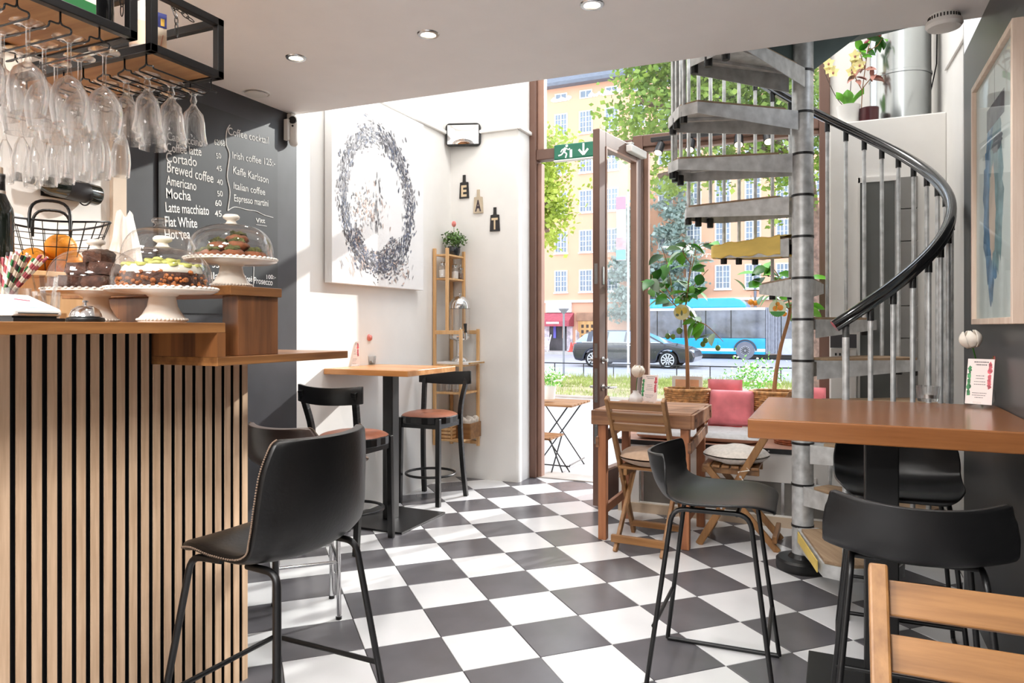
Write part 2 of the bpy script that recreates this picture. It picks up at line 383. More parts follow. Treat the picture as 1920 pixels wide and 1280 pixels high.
# ------------------------------------------------------------------ shop front: door frame, transom, window, panes
SY = 5.42
m = MB(); m.bx(-2.262, -2.205, SY-.06, SY+.06, 0, HT)
j = struct(m.build('trim_3', BROWN, bevel=.008))
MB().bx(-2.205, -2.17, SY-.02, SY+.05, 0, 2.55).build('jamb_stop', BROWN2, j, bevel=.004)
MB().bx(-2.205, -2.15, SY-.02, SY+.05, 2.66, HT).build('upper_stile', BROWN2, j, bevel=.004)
struct(MB().bx(-2.205, -1.41, SY-.05, SY+.05, 2.57, 2.655).build('trim_4', BROWN, bevel=.006))
MB().bx(-2.19, -1.42, SY-.03, SY+.2, -.02, .008).build('threshold', mat('worn_threshold', rgb(176, 168, 160), .7, var=.1), bpy.data.objects['trim_4'])
win = thing('window_1', 'tall brown framed shop window beside the open door', 'window', (0, SY, 0)); win['kind'] = 'structure'
del win['category'], win['label']
MB().bx(-1.41, -1.33, -.05, .05, .42, 2.68).build('stile', BROWN, win, bevel=.006)
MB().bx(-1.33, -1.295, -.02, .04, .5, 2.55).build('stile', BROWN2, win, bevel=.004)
MB().bx(-.10, -.03, -.05, .05, .42, HT).build('stile', BROWN, win, bevel=.006)
MB().bx(-1.33, -.10, -.05, .05, 2.59, 2.68).build('transom_rail', BROWN, win, bevel=.006)
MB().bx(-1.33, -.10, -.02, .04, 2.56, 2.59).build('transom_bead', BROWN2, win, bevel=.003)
MB().bx(-1.33, -.10, -.05, .05, .42, .50).build('bottom_rail', BROWN, win, bevel=.006)
MB().bx(-1.30, -.10, .0, .008, .5, 2.57).build('pane', PANE, win)
MB().bx(-2.16, -.10, .0, .008, 2.665, HT).build('pane', PANE, win)
struct(MB().bx(-1.41, .7, SY-.06, SY+.1, -.05, .43).bx(-.03, .7, SY-.02, SY+.1, .43, HT).build('wall_front', WHITE))
# open door, hinged on the window stile and swung inwards
HX, HY = -1.36, 5.37
ang = atan2(4.655-HY, -1.473-HX)
dr = bpy.data.objects.new('door_1', None); COL.objects.link(dr); dr.location = (HX, HY, .012); dr.rotation_euler = (0, 0, ang); dr['kind'] = 'structure'
L = .725
MB().bx(0, .10, -.025, .025, 0, 2.55).build('stile', BROWN, dr, bevel=.004)
MB().bx(L-.10, L, -.025, .025, 0, 2.55).build('stile', BROWN, dr, bevel=.004)
MB().bx(.10, L-.10, -.025, .025, 2.45, 2.55).build('rail', BROWN, dr, bevel=.004)
MB().bx(.10, L-.10, -.025, .025, 0, .22).build('rail', BROWN, dr, bevel=.004)
m = MB(); m.bx(.10, .115, -.018, .03, .22, 2.45).bx(L-.115, L-.10, -.018, .03, .22, 2.45).bx(.115, L-.115, -.018, .03, 2.435, 2.45).bx(.115, L-.115, -.018, .03, .22, .235)
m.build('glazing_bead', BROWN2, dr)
MB().bx(.10, L-.10, -.004, .004, .22, 2.45).build('pane', PANE, dr)
for z0, z1 in ((1.50, 1.64), (1.0, 1.10), (.70, .93), (.42, .58)): MB().bx(L-.012, L+.002, -.012, .012, z0, z1).build('lock_plate', STEEL, dr)
for z0, z1 in ((1.50, 1.62), (.45, .53)): MB().bx(L-.07, L-.045, .025, .03, z0, z1).build('face_plate', STEEL, dr)
for s in (-1, 1):
    m = MB(); m.tube([(L-.05, s*.025, .80), (L-.05, s*.03, .80)], .024, 14).tube(round_path([(L-.05, s*.03, .80), (L-.05, s*.07, .80), (L-.17, s*.07, .795)], .015), .009, 8)
    m.build('lever_handle', STEEL, dr, smooth=40)
    m = MB(); m.tube([(L-.05, s*.025, .985), (L-.05, s*.062, .985)], .013, 12).tube([(L-.05, s*.025, .985), (L-.05, s*.03, .985)], .024, 14)
    m.build('lock_knob', STEEL, dr, smooth=40)
MB().bx(.02, .30, .025, .075, 2.475, 2.53).build('door_closer', PLASTW, dr, bevel=.008)
MB().bx(.24, .28, .03, .065, 2.53, 2.55).build('closer_arm', STEEL, dr)
# exit sign over the door
GREEN = mat('exit_green', rgb(24, 108, 84), .35, var=.03); SIGNW = mat('exit_white', rgb(236, 240, 236), .4, var=.01, emit=.15)
es = thing('exit_sign', 'green emergency exit sign with running figure over the doorway', 'sign', (-1.845, 5.33, 2.60))
MB().bx(-.185, .185, -.02, .02, -.062, .062).build('sign_box', GREEN, es, bevel=.012)
MB().bx(-.187, .187, -.022, .022, -.072, -.060).build('sign_edge', PLASTW, es, bevel=.004)
MB().bx(-.10, -.08, .0, .035, -.0, .02).build('bracket', BLACKM, es)
m = MB()
def fig(pts, wd):
    for a, b in zip(pts, pts[1:]): m.bar((a[0], -.0215, a[1]), (b[0], -.0215, b[1]), wd, .003, (0, 1, 0))
m.ell((-.075, -.0215, .043), (.011, .003, .011), 10, 6)
fig([(-.085, .03), (-.10, -.002)], .02); fig([(-.10, 0), (-.075, -.018), (-.085, -.05)], .011); fig([(-.10, 0), (-.118, -.022), (-.145, -.028)], .011)
fig([(-.085, .027), (-.06, .012), (-.048, .022)], .008); fig([(-.088, .027), (-.115, .016), (-.125, -.002)], .008)
m.bx(-.05, -.03, -.0225, -.0205, -.05, .012)
m.build('running_figure', SIGNW, es)
m = MB(); m.bx(.055, .07, -.0225, -.0205, -.02, .05); fig([(.025, .005), (.0625, -.038), (.10, .005)], .016)
m.build('down_arrow', SIGNW, es)
# ------------------------------------------------------------------ window bench
BENT = mat('bench_board', rgb(176, 136, 118), .45, var=.08)
bn = thing('window_bench', 'built-in white window bench with black edged brown top', 'bench', (-.70, 5.03, 0))
def B(x0, x1, y0, y1, z0, z1): return MB().bx(x0+.70, x1+.70, y0-5.03, y1-5.03, z0, z1)
B(-1.33, -.035, 4.66, 5.36, .452, .474).build('top_board', BENT, bn, bevel=.003)
B(-1.33, -.035, 4.648, 4.66, .448, .478).build('edge_strip', BLACKM, bn)
B(-1.32, -.035, 4.69, 5.36, .0, .45).build('body', WHITE2, bn)
m = B(-1.32, -.035, 4.668, 4.69, .27, .45); m.bx(-.62, -.48, -.362, -.34, .02, .27).bx(-.48, .665, -.362, -.34, .02, .07)
m.build('front_panel', WHITE2, bn, bevel=.003)
B(-1.17, -.05, 4.682, 4.694, .07, .27).build('inset_panel', mat('grey_inset', rgb(118, 114, 108), .6, var=.1), bn)
m = MB()
for k in (-.47, .0, .4): m.bx(k, k+.018, -.352, -.338, .07, .27)
m.build('inset_divider', STEEL, bn)
B(-1.32, -.035, 4.655, 4.668, 0, .06).build('skirting', mat('pale_skirting', rgb(196, 176, 152), .6), bn)
m = MB()
for k in range(6): m.tube([(-.55+k*.22, -.384, .463), (-.55+k*.22, -.381, .463)], .006, 8)
m.build('screw', STEEL, bn)
# ------------------------------------------------------------------ spiral stair
SX, SYY = -.149, 3.919
RISE, STEP0 = .2085, R(98.25-6*27)          # centre direction of the first tread
ZT = lambda k: .219+RISE*(k-1)
st = thing('spiral_staircase', 'galvanised steel spiral staircase with black handrail in front of the window', 'staircase', (SX, SYY, 0))
MB().lathe([(.0515, .04), (.0515, 3.3)], 32, cap=True).build('post', ZINC, st, smooth=40)
MB().lathe([(.125, 0), (.128, .012), (.128, .045), (.118, .055), (.07, .058), (.058, .075), (.05, .08)], 36, cap=True).build('base_disc', BLACKP, st, smooth=40)
ring = MB().lathe([(.052, -.006), (.0545, -.006), (.0545, .006), (.052, .006)], 32).mesh('spacer_ring', BLACKM, 40)
RT, DL = .665, R(16)
def tread_meshes(kf):
    # local: radial direction along +x, walking surface at z=0
    y0 = .05; x0 = .045; yo = RT*sin(DL); xo = RT*cos(DL)
    f = MB()
    for s in (-1, 1):
        a = V((x0, s*y0, 0)); b = V((xo-.05, s*yo*.96, 0)); dirn = (b-a).normalized(); nn = V((-dirn.y, dirn.x, 0))*.004*s
        for A, Bp, z0a, z0b in ((a, b, -.095, -.055),):
            vs = [A, Bp, Bp+V((0, 0, z0b)), A+V((0, 0, z0a))]; vs2 = [p-nn for p in vs]
            f.add(vs+vs2, [(0, 1, 2, 3), (7, 6, 5, 4), (0, 4, 5, 1), (1, 5, 6, 2), (2, 6, 7, 3), (3, 7, 4, 0)])
    # outer end: short chamfers then a straight end plate
    P = [(xo-.05, -yo*.96), (xo+.02, -yo*.55), (xo+.02, yo*.55), (xo-.05, yo*.96)]
    for (ax, ay), (bx_, by) in zip(P, P[1:]): f.bar((ax, ay, -.0275), (bx_, by, -.0275), .005, .055)
    # underside sheet with a stiffening channel
    f.prism([(x0, -y0*.9), (xo-.05, -yo*.93), (xo+.015, -yo*.5), (xo+.015, yo*.5), (xo-.05, yo*.93), (x0, y0*.9)], lambda x, y: (x, y, -.006), lambda x, y: (x, y, -.002))
    f.bar((.14, -.02, -.014), (xo-.06, -.09, -.014), .022, .014).bar((.14, .02, -.014), (xo-.06, .09, -.014), .022, .014)
    b = MB().prism([(.11, -.055), (xo-.055, -yo*.90), (xo+.01, -yo*.48), (xo+.01, yo*.48), (xo-.055, yo*.90), (.11, .055)], lambda x, y: (x, y, -.001), lambda x, y: (x, y, .012))
    cps = MB().lathe([(.017, -.085), (.019, -.08), (.019, -.03), (.014, -.028)], 10, cap=True)
    return f.mesh('tread', ZINCL), b.mesh('tread_board', TREADW), cps.mesh('baluster_clamp', BLACKM, 40)
tm, tbm, tcm = tread_meshes(0)
YEL = mat('yellow_wrap_cloth', rgb(226, 196, 104), .7, var=.08, scale=8, bump=.3, bscale=10, stretch=(.4, 2, 2))
RH = .643
def hz(a): return 2.0+.44*(a-R(24.25))      # handrail height at room angle a
A0 = R(-101+24.25)
balm = []
for k in range(1, 13):
    a = STEP0+(k-1)*R(27); z = ZT(k)
    o = bpy.data.objects.new('tread', tm); COL.objects.link(o); o.parent = st; o.location = (0, 0, z); o.rotation_euler = (0, 0, a)
    q = bpy.data.objects.new('tread_board', tbm); COL.objects.link(q); q.parent = o
    for t_ in (-9, 0, 9): q = bpy.data.objects.new('baluster_clamp', tcm); COL.objects.link(q); q.parent = o; q.location = (.645*cos(R(t_)), .645*sin(R(t_)), 0)
    q = bpy.data.objects.new('spacer_ring', ring); COL.objects.link(q); q.parent = st; q.location = (0, 0, z)
    if k == 8:
        w_ = MB()
        def wrap(u, v):
            x = .10+.575*u; hw = (.052+.135*u)+.012; aa = 2*pi*v
            zz = .02 if sin(aa) > 0 else -.075+.03*u
            wob = .006*sin(17*u+5*aa)+.004*sin(31*u)
            e = 1-.3*max(0, u-.9)*10*.6
            return V((x, hw*max(-1, min(1, 1.5*cos(aa)))*e, (zz if abs(sin(aa)) > .3 else zz*abs(sin(aa))/.3)+wob))
        w_.grid(wrap, 26, 28)
        n_ = 29
        w_.add([wrap(1, j/28) for j in range(28)], [tuple(range(28))])
        w_.build('yellow_wrap', YEL, o, smooth=60)['label'] = 'yellow cloth wrapped round the tread'
    if k == 1:
        MB().bar((.10, -.068, -.03), (.55, -.182, -.025), .004, .05).build('yellow_strip', YEL, o)['label'] = 'yellow warning strip on the edge'
    for t in (-9, 0, 9):
        ab = a+R(t); zb = z-.05; zt = hz(ab)-.03
        if zt-zb < .3: continue
        p = (RH*cos(ab), RH*sin(ab))
        if k == 1 and t == -9: zb = .0
        b_ = MB().tube([(p[0], p[1], zb), (p[0], p[1], zt)], .0145 if (k == 1 and t == -9) else .0105, 10).build('baluster', ZINC, st, smooth=40)
        MB().tube([(p[0], p[1], zt-.045), (p[0], p[1], zt+.012)], .0145, 10).build('baluster_cap', BLACKM, b_, smooth=40)
# lower side struts seen behind the first steps
MB().tube([(.10, .42, .0), (.14, .62, .62)], .012, 8).build('strut', ZINC, st, smooth=40)
# handrail: a flat-bottomed black plastic profile swept along the helix
m = MB(); prof = [(-.019, -.022), (.019, -.022), (.021, -.012), (.017, -.006), (.022, .004), (.021, .016), (.012, .026), (-.012, .026), (-.021, .016), (-.022, .004), (-.017, -.006), (-.021, -.012)]
NA = 90; npf = len(prof); vs = []
for i in range(NA+1):
    a = A0+(R(262))*i/NA; z = hz(a)
    er = V((cos(a), sin(a), 0)); tg = V((-sin(a)*RH, cos(a)*RH, .44)).normalized(); up = er.cross(tg)
    if up.z < 0: up = -up
    vs += [er*RH+V((0, 0, z))+er*x+up*y for x, y in prof]
m.add(vs, [(i*npf+j, (i+1)*npf+j, (i+1)*npf+(j+1) % npf, i*npf+(j+1) % npf) for i in range(NA) for j in range(npf)]+[tuple(range(npf)), tuple(NA*npf+j for j in reversed(range(npf)))])
m.build('handrail', mat('black_pvc_handrail', rgb(20, 20, 22), .16, var=.05, spec=.7, coat=.5), st, smooth=50)
# landing plate at the upper floor with its gussets
GRN = mat('dark_galvanised_landing', rgb(92, 104, 102), .5, .5, var=.1)
m = MB(); m.prism([(-.75, -.70), (.55, -.70), (.55, .12), (.15, .25), (-.12, .2), (-.6, -.1)], lambda x, y: (x, y, 2.71), lambda x, y: (x, y, 2.73))
for t in (24.25, 204.25):
    a = R(t); c_, s_ = cos(a), sin(a); q = .004
    m.add([(c_*.05+s_*q*i, s_*.05-c_*q*i, zz) for i in (-1, 1) for zz in (2.52, 2.71)]+[(c_*.30+s_*q*i, s_*.30-c_*q*i, 2.71) for i in (-1, 1)], [(0, 1, 4), (3, 2, 5), (0, 2, 3, 1), (1, 3, 5, 4), (0, 4, 5, 2)])
m.build('landing', GRN, st)
# ------------------------------------------------------------------ bar stools and chairs
def shell_mesh(name, m, prof, th, ns=12, np_=6):
    P = cat_spline([p[:3] for p in [(a, 0, b) for a, b, *_ in prof]], np_); Q = cat_spline([(c, d, 0) for _, _, c, d in prof], np_)
    N = len(P); mb = MB(); nrm = []
    for i in range(N):
        t = (P[min(i+1, N-1)]-P[max(i-1, 0)]).normalized(); nrm.append(V((t.z, 0, -t.x))*(1 if t.x < 0 or True else 1))
    vt, vb = [], []
    for i in range(N):
        n = nrm[i]
        if n.z < 0 and abs(n.z) > abs(n.x): n = -n
        for j in range(ns+1):
            s = -1+2*j/ns; hw, cu = Q[i].x, Q[i].y
            p = P[i]+V((0, s*hw, 0))+n*cu*abs(s)**2.3
            vt.append(p+n*th/2); vb.append(p-n*th/2)
    W = ns+1; fs = []
    for i in range(N-1):
        for j in range(ns):
            a, b, c, d = i*W+j, i*W+j+1, (i+1)*W+j+1, (i+1)*W+j
            fs += [(a, b, c, d), (d+N*W, c+N*W, b+N*W, a+N*W)]
    k = N*W
    for i in range(N-1): fs += [(i*W, (i+1)*W, (i+1)*W+k, i*W+k), (i*W+ns, i*W+ns+k, (i+1)*W+ns+k, (i+1)*W+ns)]
    for j in range(ns): fs += [(j, j+k, j+1+k, j+1), ((N-1)*W+j, (N-1)*W+j+1, (N-1)*W+j+1+k, (N-1)*W+j+k)]
    mb.add(vt+vb, fs); bmm = bmesh.new(); me = mb.mesh(name, m, 50); bmm.from_mesh(me); bmesh.ops.recalc_face_normals(bmm, faces=bmm.faces); bmm.to_mesh(me); bmm.free()
    return me
def addobj(name, me, parent, sub=0):
    o = bpy.data.objects.new(name, me); COL.objects.link(o); o.parent = parent
    if sub: md = o.modifiers.new('sub', 'SUBSURF'); md.levels = sub; md.render_levels = sub
    return o
# low-back black plastic stool, facing +x locally
low_prof = [(.205, .608, .13, .0), (.195, .622, .17, .006), (.13, .632, .20, .012), (.03, .622, .215, .02), (-.08, .615, .222, .03), (-.15, .628, .222, .05), (-.19, .67, .222, .07), (-.212, .72, .216, .085), (-.221, .757, .207, .088), (-.2245, .773, .203, .086), (-.226, .781, .192, .083)]
def plastic_stool(label, loc, rz):
    t = thing('bar_stool', label, 'stool', loc, rz, 'low black stools at the right bar table')
    addobj('seat_shell', shell_mesh('seat_shell', BLACKP, low_prof, .011), t, 1)
    for s in (-1, 1):
        y1, y2 = s*.15, s*.205
        p = round_path([(-.215, y2, .008), (-.12, y1, .606), (.13, y1, .606), (.225, y2, .008)], .045)
        MB().tube([(-.20, y2, .008)]+p[1:-1]+[(.21, y2, .008)], .0085, 8).build('leg', BLACKM, t, smooth=50)
        MB().tube([(-.20, y2, .0085), (.21, y2, .0085)], .0085, 8).build('runner', BLACKM, t, smooth=50)
    MB().tube([(.185, -.19, .19), (.185, .19, .19)], .0075, 8).build('footrest', BLACKM, t, smooth=50)
    MB().tube([(-.178, -.19, .21), (-.178, .19, .21)], .0075, 8).build('stretcher', BLACKM, t, smooth=50)
    MB().tube([(-.06, -.155, .604), (-.06, .155, .604)], .0075, 8).tube([(.09, -.155, .604), (.09, .155, .604)], .0075, 8).build('seat_bracket', BLACKM, t, smooth=50)
    return t
stA = plastic_stool('black low-back bar stool seen sideways before the spiral stair', (-.39, 2.61, 0), R(2))
stB = plastic_stool('black low-back bar stool facing the camera behind the bar table', (.215, 3.05, 0), R(-90))
stC = plastic_stool('black low-back bar stool turned away in front of bar table', (.19, 2.22, 0), R(90))
# upholstered stools at the bar
up_prof = [(.215, .575, .15, .0), (.205, .592, .19, .004), (.12, .600, .215, .012), (.0, .585, .225, .02), (-.10, .578, .225, .03), (-.165, .60, .225, .05), (-.20, .66, .222, .065), (-.218, .74, .215, .075), (-.228, .83, .205, .075), (-.232, .90, .185, .065), (-.233, .918, .165, .06)]
up_low = [(a*.9, .05+(b if b < .62 else .6+(b-.6)*.52), c*.98, d) for a, b, c, d in up_prof]
def edge_path(prof, s, off=.0):
    P = cat_spline([(a, 0, b) for a, b, *_ in prof], 6); Q = cat_spline([(c, d, 0) for _, _, c, d in prof], 6); out = []
    N = len(P)
    for i in range(N):
        t = (P[min(i+1, N-1)]-P[max(i-1, 0)]).normalized(); n = V((t.z, 0, -t.x))
        if n.z < 0 and abs(n.z) > abs(n.x): n = -n
        out.append(P[i]+V((0, s*(Q[i].x+.002), 0))+n*(Q[i].y+off))
    return out
def padded_stool(label, loc, rz, prof, leather, legm, dia=0):
    t = thing('bar_stool', label, 'stool', loc, rz, 'upholstered stools at the bar')
    addobj('seat_shell', shell_mesh('seat_shell', leather, prof, .03), t, 1)
    for s in (-1, 1):
        sm = MB(); E = edge_path(prof, s)
        for i in range(2, len(E)-1):
            for k in range(2):
                p = E[i].lerp(E[i+1], k/2) if i+1 < len(E) else E[i]; sm.ell(p, (.003, .003, .003), 5, 3)
        sm.build('seam_stitching', mat('light_stitch', rgb(120, 100, 84), .8) if 'light_stitch' not in bpy.data.materials else bpy.data.materials['light_stitch'], t)
    for k in range(4 if dia else 0):
        a = pi/2*k+R(4); p = (dia*cos(a), dia*sin(a))
        MB().tube(round_path([(p[0]*.3, p[1]*.3, .60), (p[0]*.97, p[1]*.97, .598), (p[0], p[1], .006)], .03), .0105, 10).build('leg', legm, t, smooth=50)
        MB().lathe([(.013, 0), (.013, .012), (.01, .014)], 10, (p[0], p[1], 0), cap=True).build('foot_glide', BLACKM, t, smooth=40)
        b = pi/2*(k+1)+R(4); MB().tube([(p[0], p[1], .24), (dia*cos(b), dia*sin(b), .24)], .0075, 8).build('foot_rail', legm, t, smooth=50)
    if dia: return t
    for sx in (-1, 1):
        for s in (-1, 1):
            MB().tube(round_path([(sx*.05, s*.16, .562), (sx*.165, s*.165, .560), (sx*.235, s*.235, .006)], .04), .0105, 10).build('leg', legm, t, smooth=50)
            MB().lathe([(.013, 0), (.013, .012), (.01, .014)], 10, (sx*.235, s*.235, 0), cap=True).build('foot_glide', BLACKM, t, smooth=40)
    for s in (-1, 1): MB().tube([(-.217, s*.217, .17), (.217, s*.217, .17)], .0085, 8).build('foot_rail', legm, t, smooth=50)
    MB().tube([(.217, -.217, .17), (.217, .217, .17)], .0085, 8).build('foot_rail', legm, t, smooth=50)
    return t
up_seat = [(a*.78 if a > 0 else a, b, cc*1.05, d) for a, b, cc, d in up_prof]
padded_stool('black leather bar stool with stitched edge at the slatted bar', (-1.53, 1.673, 0), R(178), up_seat, BLACKL, BLACKM)
padded_stool('taupe leather bar stool with chrome legs beyond the bar end', (-2.07, 2.44, 0), R(86), up_low, TAUPEL, CHROME, .175)
# bentwood bar chairs at the left table, facing +y locally
def bentwood(label, loc, rz):
    t = thing('bar_chair', label, 'chair', loc, rz, 'bentwood chairs at the left bar table')
    zs = .605
    m = MB(); out = [(.185*cos(a)*(1+.10*abs(sin(2*a))), .18*sin(a)*(1+.10*abs(sin(2*a)))) for a in [2*pi*i/28 for i in range(28)]]
    m.prism(out, lambda x, y: (x, y, zs-.05), lambda x, y: (x, y, zs)).build('seat_frame', BLACKW, t, bevel=.006)
    m = MB()
    def pad(u, v):
        a = 2*pi*u; i = int(u*28) % 28; k = 1+.10*abs(sin(2*a)); r = sin(v*pi/2) if v < 1 else 1
        return V((.182*cos(a)*k*r, .177*sin(a)*k*r, zs+.026*(1-r**6)))
    m.grid(pad, 28, 8).build('seat_pad', BRNL, t, smooth=60)
    for s in (-1, 1):
        MB().bar((s*.155, .15, .0), (s*.150, .14, zs-.01), .032, .032, (0, 1, 0)).build('leg', BLACKW, t, bevel=.004)
        pts = cat_spline([(s*.175, -.215, 0), (s*.165, -.185, .22), (s*.155, -.165, .5), (s*.155, -.175, .66), (s*.17, -.21, .80), (s*.178, -.235, .875)], 4)
        m = MB()
        for a, b in zip(pts, pts[1:]): m.bar(a, b+(b-a)*.06, .032, .028, (0, 1, 0))
        m.build('rear_leg', BLACKW, t, bevel=.003)
    m = MB()     # curved crest rail
    def cr(u, v):
        a = (u-.5)*2; return V((a*.215, -.245+.05*(a*a-.6)+.02, .80+.095*v+.012*(a*a)))
    m.grid(cr, 14, 2).build('crest_rail', BLACKW, t, solid=.022, bevel=.004, smooth=40)
    m = MB(); m.tube([(.175*cos(a), .17*sin(a)-.01, .19) for a in [2*pi*i/28 for i in range(28)]], .009, 8, closed=True).build('foot_ring', BLACKM, t, smooth=50)
    m = MB(); m.bar((-.15, .14, zs-.06), (.15, .14, zs-.06), .02, .04).bar((-.15, -.16, zs-.06), (.15, -.16, zs-.06), .02, .04)
    for s in (-1, 1): m.bar((s*.15, -.16, zs-.06), (s*.15, .14, zs-.06), .02, .04)
    m.build('apron', BLACKW, t)
    return t
bentwood('black bentwood bar chair on the near side of the left table', (-2.505, 3.36, 0), 0)
bentwood('black bentwood bar chair between the left table and corner shelf', (-2.61, 4.38, 0), pi)
# ------------------------------------------------------------------ bar tables
def bar_table(label, x0, x1, y0, y1, z, th, topm, cx, cy, cw, cd, bw, bd):
    t = thing('bar_table', label, 'table', (cx, cy, 0))
    MB().bx(x0-cx, x1-cx, y0-cy, y1-cy, z-th, z).build('tabletop', topm, t, bevel=.004)
    MB().bx(-cw/2, cw/2, -cd/2, cd/2, .01, z-th).build('column', BLACKM, t, bevel=.004)
    MB().bx(-bw/2, bw/2, -bd/2, bd/2, 0, .012).build('base_plate', BLACKM, t, bevel=.003)
    MB().bx(-.17, .17, -.17, .17, z-th-.008, z-th).build('mounting_plate', BLACKM, t)
    return t
bar_table('light wooden bar table against the white painting wall', -2.868, -2.262, 3.545, 4.125, .967, .035, BEECHL, -2.575, 3.84, .075, .075, .50, .52)
bar_table('orange-brown wooden bar table on a black column by the charcoal wall', -.245, .528, 2.31, 3.06, .942, .06, BEECH, .14, 2.68, .10, .10, .46, .46)
# ------------------------------------------------------------------ reclaimed table and folding chairs by the window
t = thing('dining_table', 'small rustic wooden table by the window bench', 'table', (-.985, 4.24, 0))
xs = -.27
for k in range(5): MB().bx(-.275, .275, -.285+k*.116, -.285+k*.116+.114, .722, .75).build('tabletop_plank', RUST, t, bevel=.003)
for s in (-1, 1):
    MB().bx(-.275, .275, s*.293-.009, s*.293+.009, .665, .745).build('apron', RUST, t, bevel=.003)
    MB().bx(s*.283-.009, s*.283+.009, -.30, .30, .665, .745).build('apron_side', RUST, t, bevel=.003)
for sx in (-1, 1):
    for sy in (-1, 1): MB().bx(sx*.235-.024, sx*.235+.024, sy*.25-.024, sy*.25+.024, 0, .665).build('leg', RUSTL, t, bevel=.004)
for sx in (-1, 1):
    MB().bar((sx*.262, -.28, .56), (sx*.262, .28, .60), .02, .06).build('side_brace', RUST, t, bevel=.003)
    MB().bx(sx*.235-.012, sx*.235+.012, -.23, .23, .14, .19).build('stretcher', RUSTL, t, bevel=.003)
for sx in (-1, 1):
    for sy in (-.25, .25): MB().tube([(sx*.292, sy, .71), (sx*.294, sy, .71)], .008, 8).build('bolt_head', BLACKM, t)
def folding_chair(label, loc, rz, w=.31, cush=None, clabel=None, n_slats=3, h=.845, pit=.062, sh=.048, pw=.022):
    # faces +y locally; near (rear) feet at y=-.22, far feet at y=.20
    t = thing('folding_chair', label, 'chair', loc, rz, 'wooden folding chairs')
    hw = w/2
    for s in (-1, 1):
        MB().bar((s*hw, .20, 0), (s*hw, -.28, h), pw, .04, (0, 1, 0)).build('back_post', ACAC, t, bevel=.005)
        MB().bar((s*(hw-.026), -.22, 0), (s*(hw-.026), .17, .445), .02, .036, (0, 1, 0)).build('leg', ACAC, t, bevel=.004)
    def bp(z): f = z/h; return .20-.48*f
    for k in range(n_slats):
        z = h-.018-sh/2-k*pit
        MB().bar((-hw, bp(z)-.006, z), (hw, bp(z)-.006, z), .016, sh, (0, -.49, .87)).build('back_slat', ACACX, t, bevel=.003)
    for k in range(6): MB().bx(-hw+.012, hw-.012, -.12+k*.052, -.12+k*.052+.042, .435, .450).build('seat_slat', ACACX, t, bevel=.003)
    for s in (-1, 1): MB().bx(s*(hw-.05)-.01, s*(hw-.05)+.01, -.12, .19, .40, .435).build('seat_rail', ACAC, t, bevel=.003)
    MB().bx(-hw, hw, -.215, -.19, .05, .09).build('stretcher', ACACX, t, bevel=.003)
    MB().bx(-hw, hw, .14, .165, .05, .085).build('stretcher', ACACX, t, bevel=.003)
    for s in (-1, 1):
        for z in (.40, .22): MB().tube([(s*(hw+.008), bp(z), z), (s*(hw+.014), bp(z), z)], .007, 8).build('bolt_head', STEEL, t)
    if cush:
        m = MB(); rx, ry = hw+.02, .18
        def top(u, v, sgn):
            a = 2*pi*u; r = sin(v*pi/2) if v < 1 else 1
            tuft = .012*sum(math.exp(-((r*cos(a)*rx-px)**2+(r*sin(a)*ry-py)**2)/.0012) for px, py in ((0, 0), (.08, .08), (-.08, .08), (.08, -.08), (-.08, -.08)))
            return V((rx*r*cos(a)*(1+.03*sin(5*a)), ry*r*sin(a)*(1+.03*sin(4*a)), .496+sgn*(.044*(1-r**5)+.004)-sgn*tuft))
        m.grid(lambda u, v: top(u, v, 1), 40, 14); m.grid(lambda u, v: top(1-u, v, -1), 40, 8)
        M = M4.Translation(V(loc)) @ M4.Rotation(rz, 4, 'Z')
        c = m.build('seat_cushion', cush, None, smooth=70); c.matrix_world = M @ M4.Translation((0, .015, 0))
        tag(c, clabel, 'cushion', 'round chair cushions')
        for s in (-1, 1):
            MB().tube([(s*(hw+.005), -.07, .455), (s*(hw+.016), -.09, .44), (s*(hw+.006), -.03, .425), (s*(hw+.01), -.06, .37)], .004, 6).build('tie', cush, c, smooth=50)
        c.children
    return t
folding_chair('wooden folding chair at the front edge of the small rustic table', (-.95, 3.995, 0), R(-3), .31, FABB, 'round taupe tufted cushion on the folding chair in front')
folding_chair('wooden folding chair between small rustic table and spiral stair', (-.50, 4.27, 0), R(90), .31, FABW, 'round white fleece cushion on the folding chair by the stair')
folding_chair('wooden folding chair cut off in the foreground corner', (.262, 1.20, 0), R(180), .38, n_slats=5, h=.785, pit=.079, sh=.062, pw=.032)
# ------------------------------------------------------------------ bar counter
bc = thing('bar_counter', 'bar counter with upright oak slats on black under a walnut top', 'counter', (-2.1, 1.2, 0))
def C(x0, x1, y0, y1, z0, z1): return MB().bx(x0+2.1, x1+2.1, y0-1.2, y1-1.2, z0, z1)
C(-2.45, -1.881, .35, 1.899, .0, 1.11).build('carcass', BLACKM, bc)
C(-2.3, -1.881, .35, 1.526, 1.11, 1.207).build('carcass_top', BLACKM, bc)
pitch = .03958
def slat(ya, yb, zt):       # oak-faced slat on a black core
    o = C(-1.8705, -1.867, ya, yb, .0, zt).build('slat', OAK, bc)
    C(-1.881, -1.8705, ya+.0003, yb-.0003, .0, zt-.001).build('slat_core', BLACKM, o)
for k in range(-21, 26):
    y0 = 1.125+(k-3)*pitch+.0795
    if y0+.026 > 1.901 or y0 < .355: continue
    zt = 1.207 if y0+.026 < 1.526 else 1.111
    slat(y0, y0+.0245, zt)
slat(1.877, 1.9005, 1.111)
C(-2.5, -1.613, .35, 1.556, 1.207, 1.236).build('worktop', WALN, bc, bevel=.002)
C(-2.45, -1.613, 1.526, 1.556, 1.137, 1.207).build('upstand', WALNX, bc)
C(-2.55, -1.613, 1.526, 2.13, 1.111, 1.137).build('lower_worktop', WALN, bc, bevel=.002)
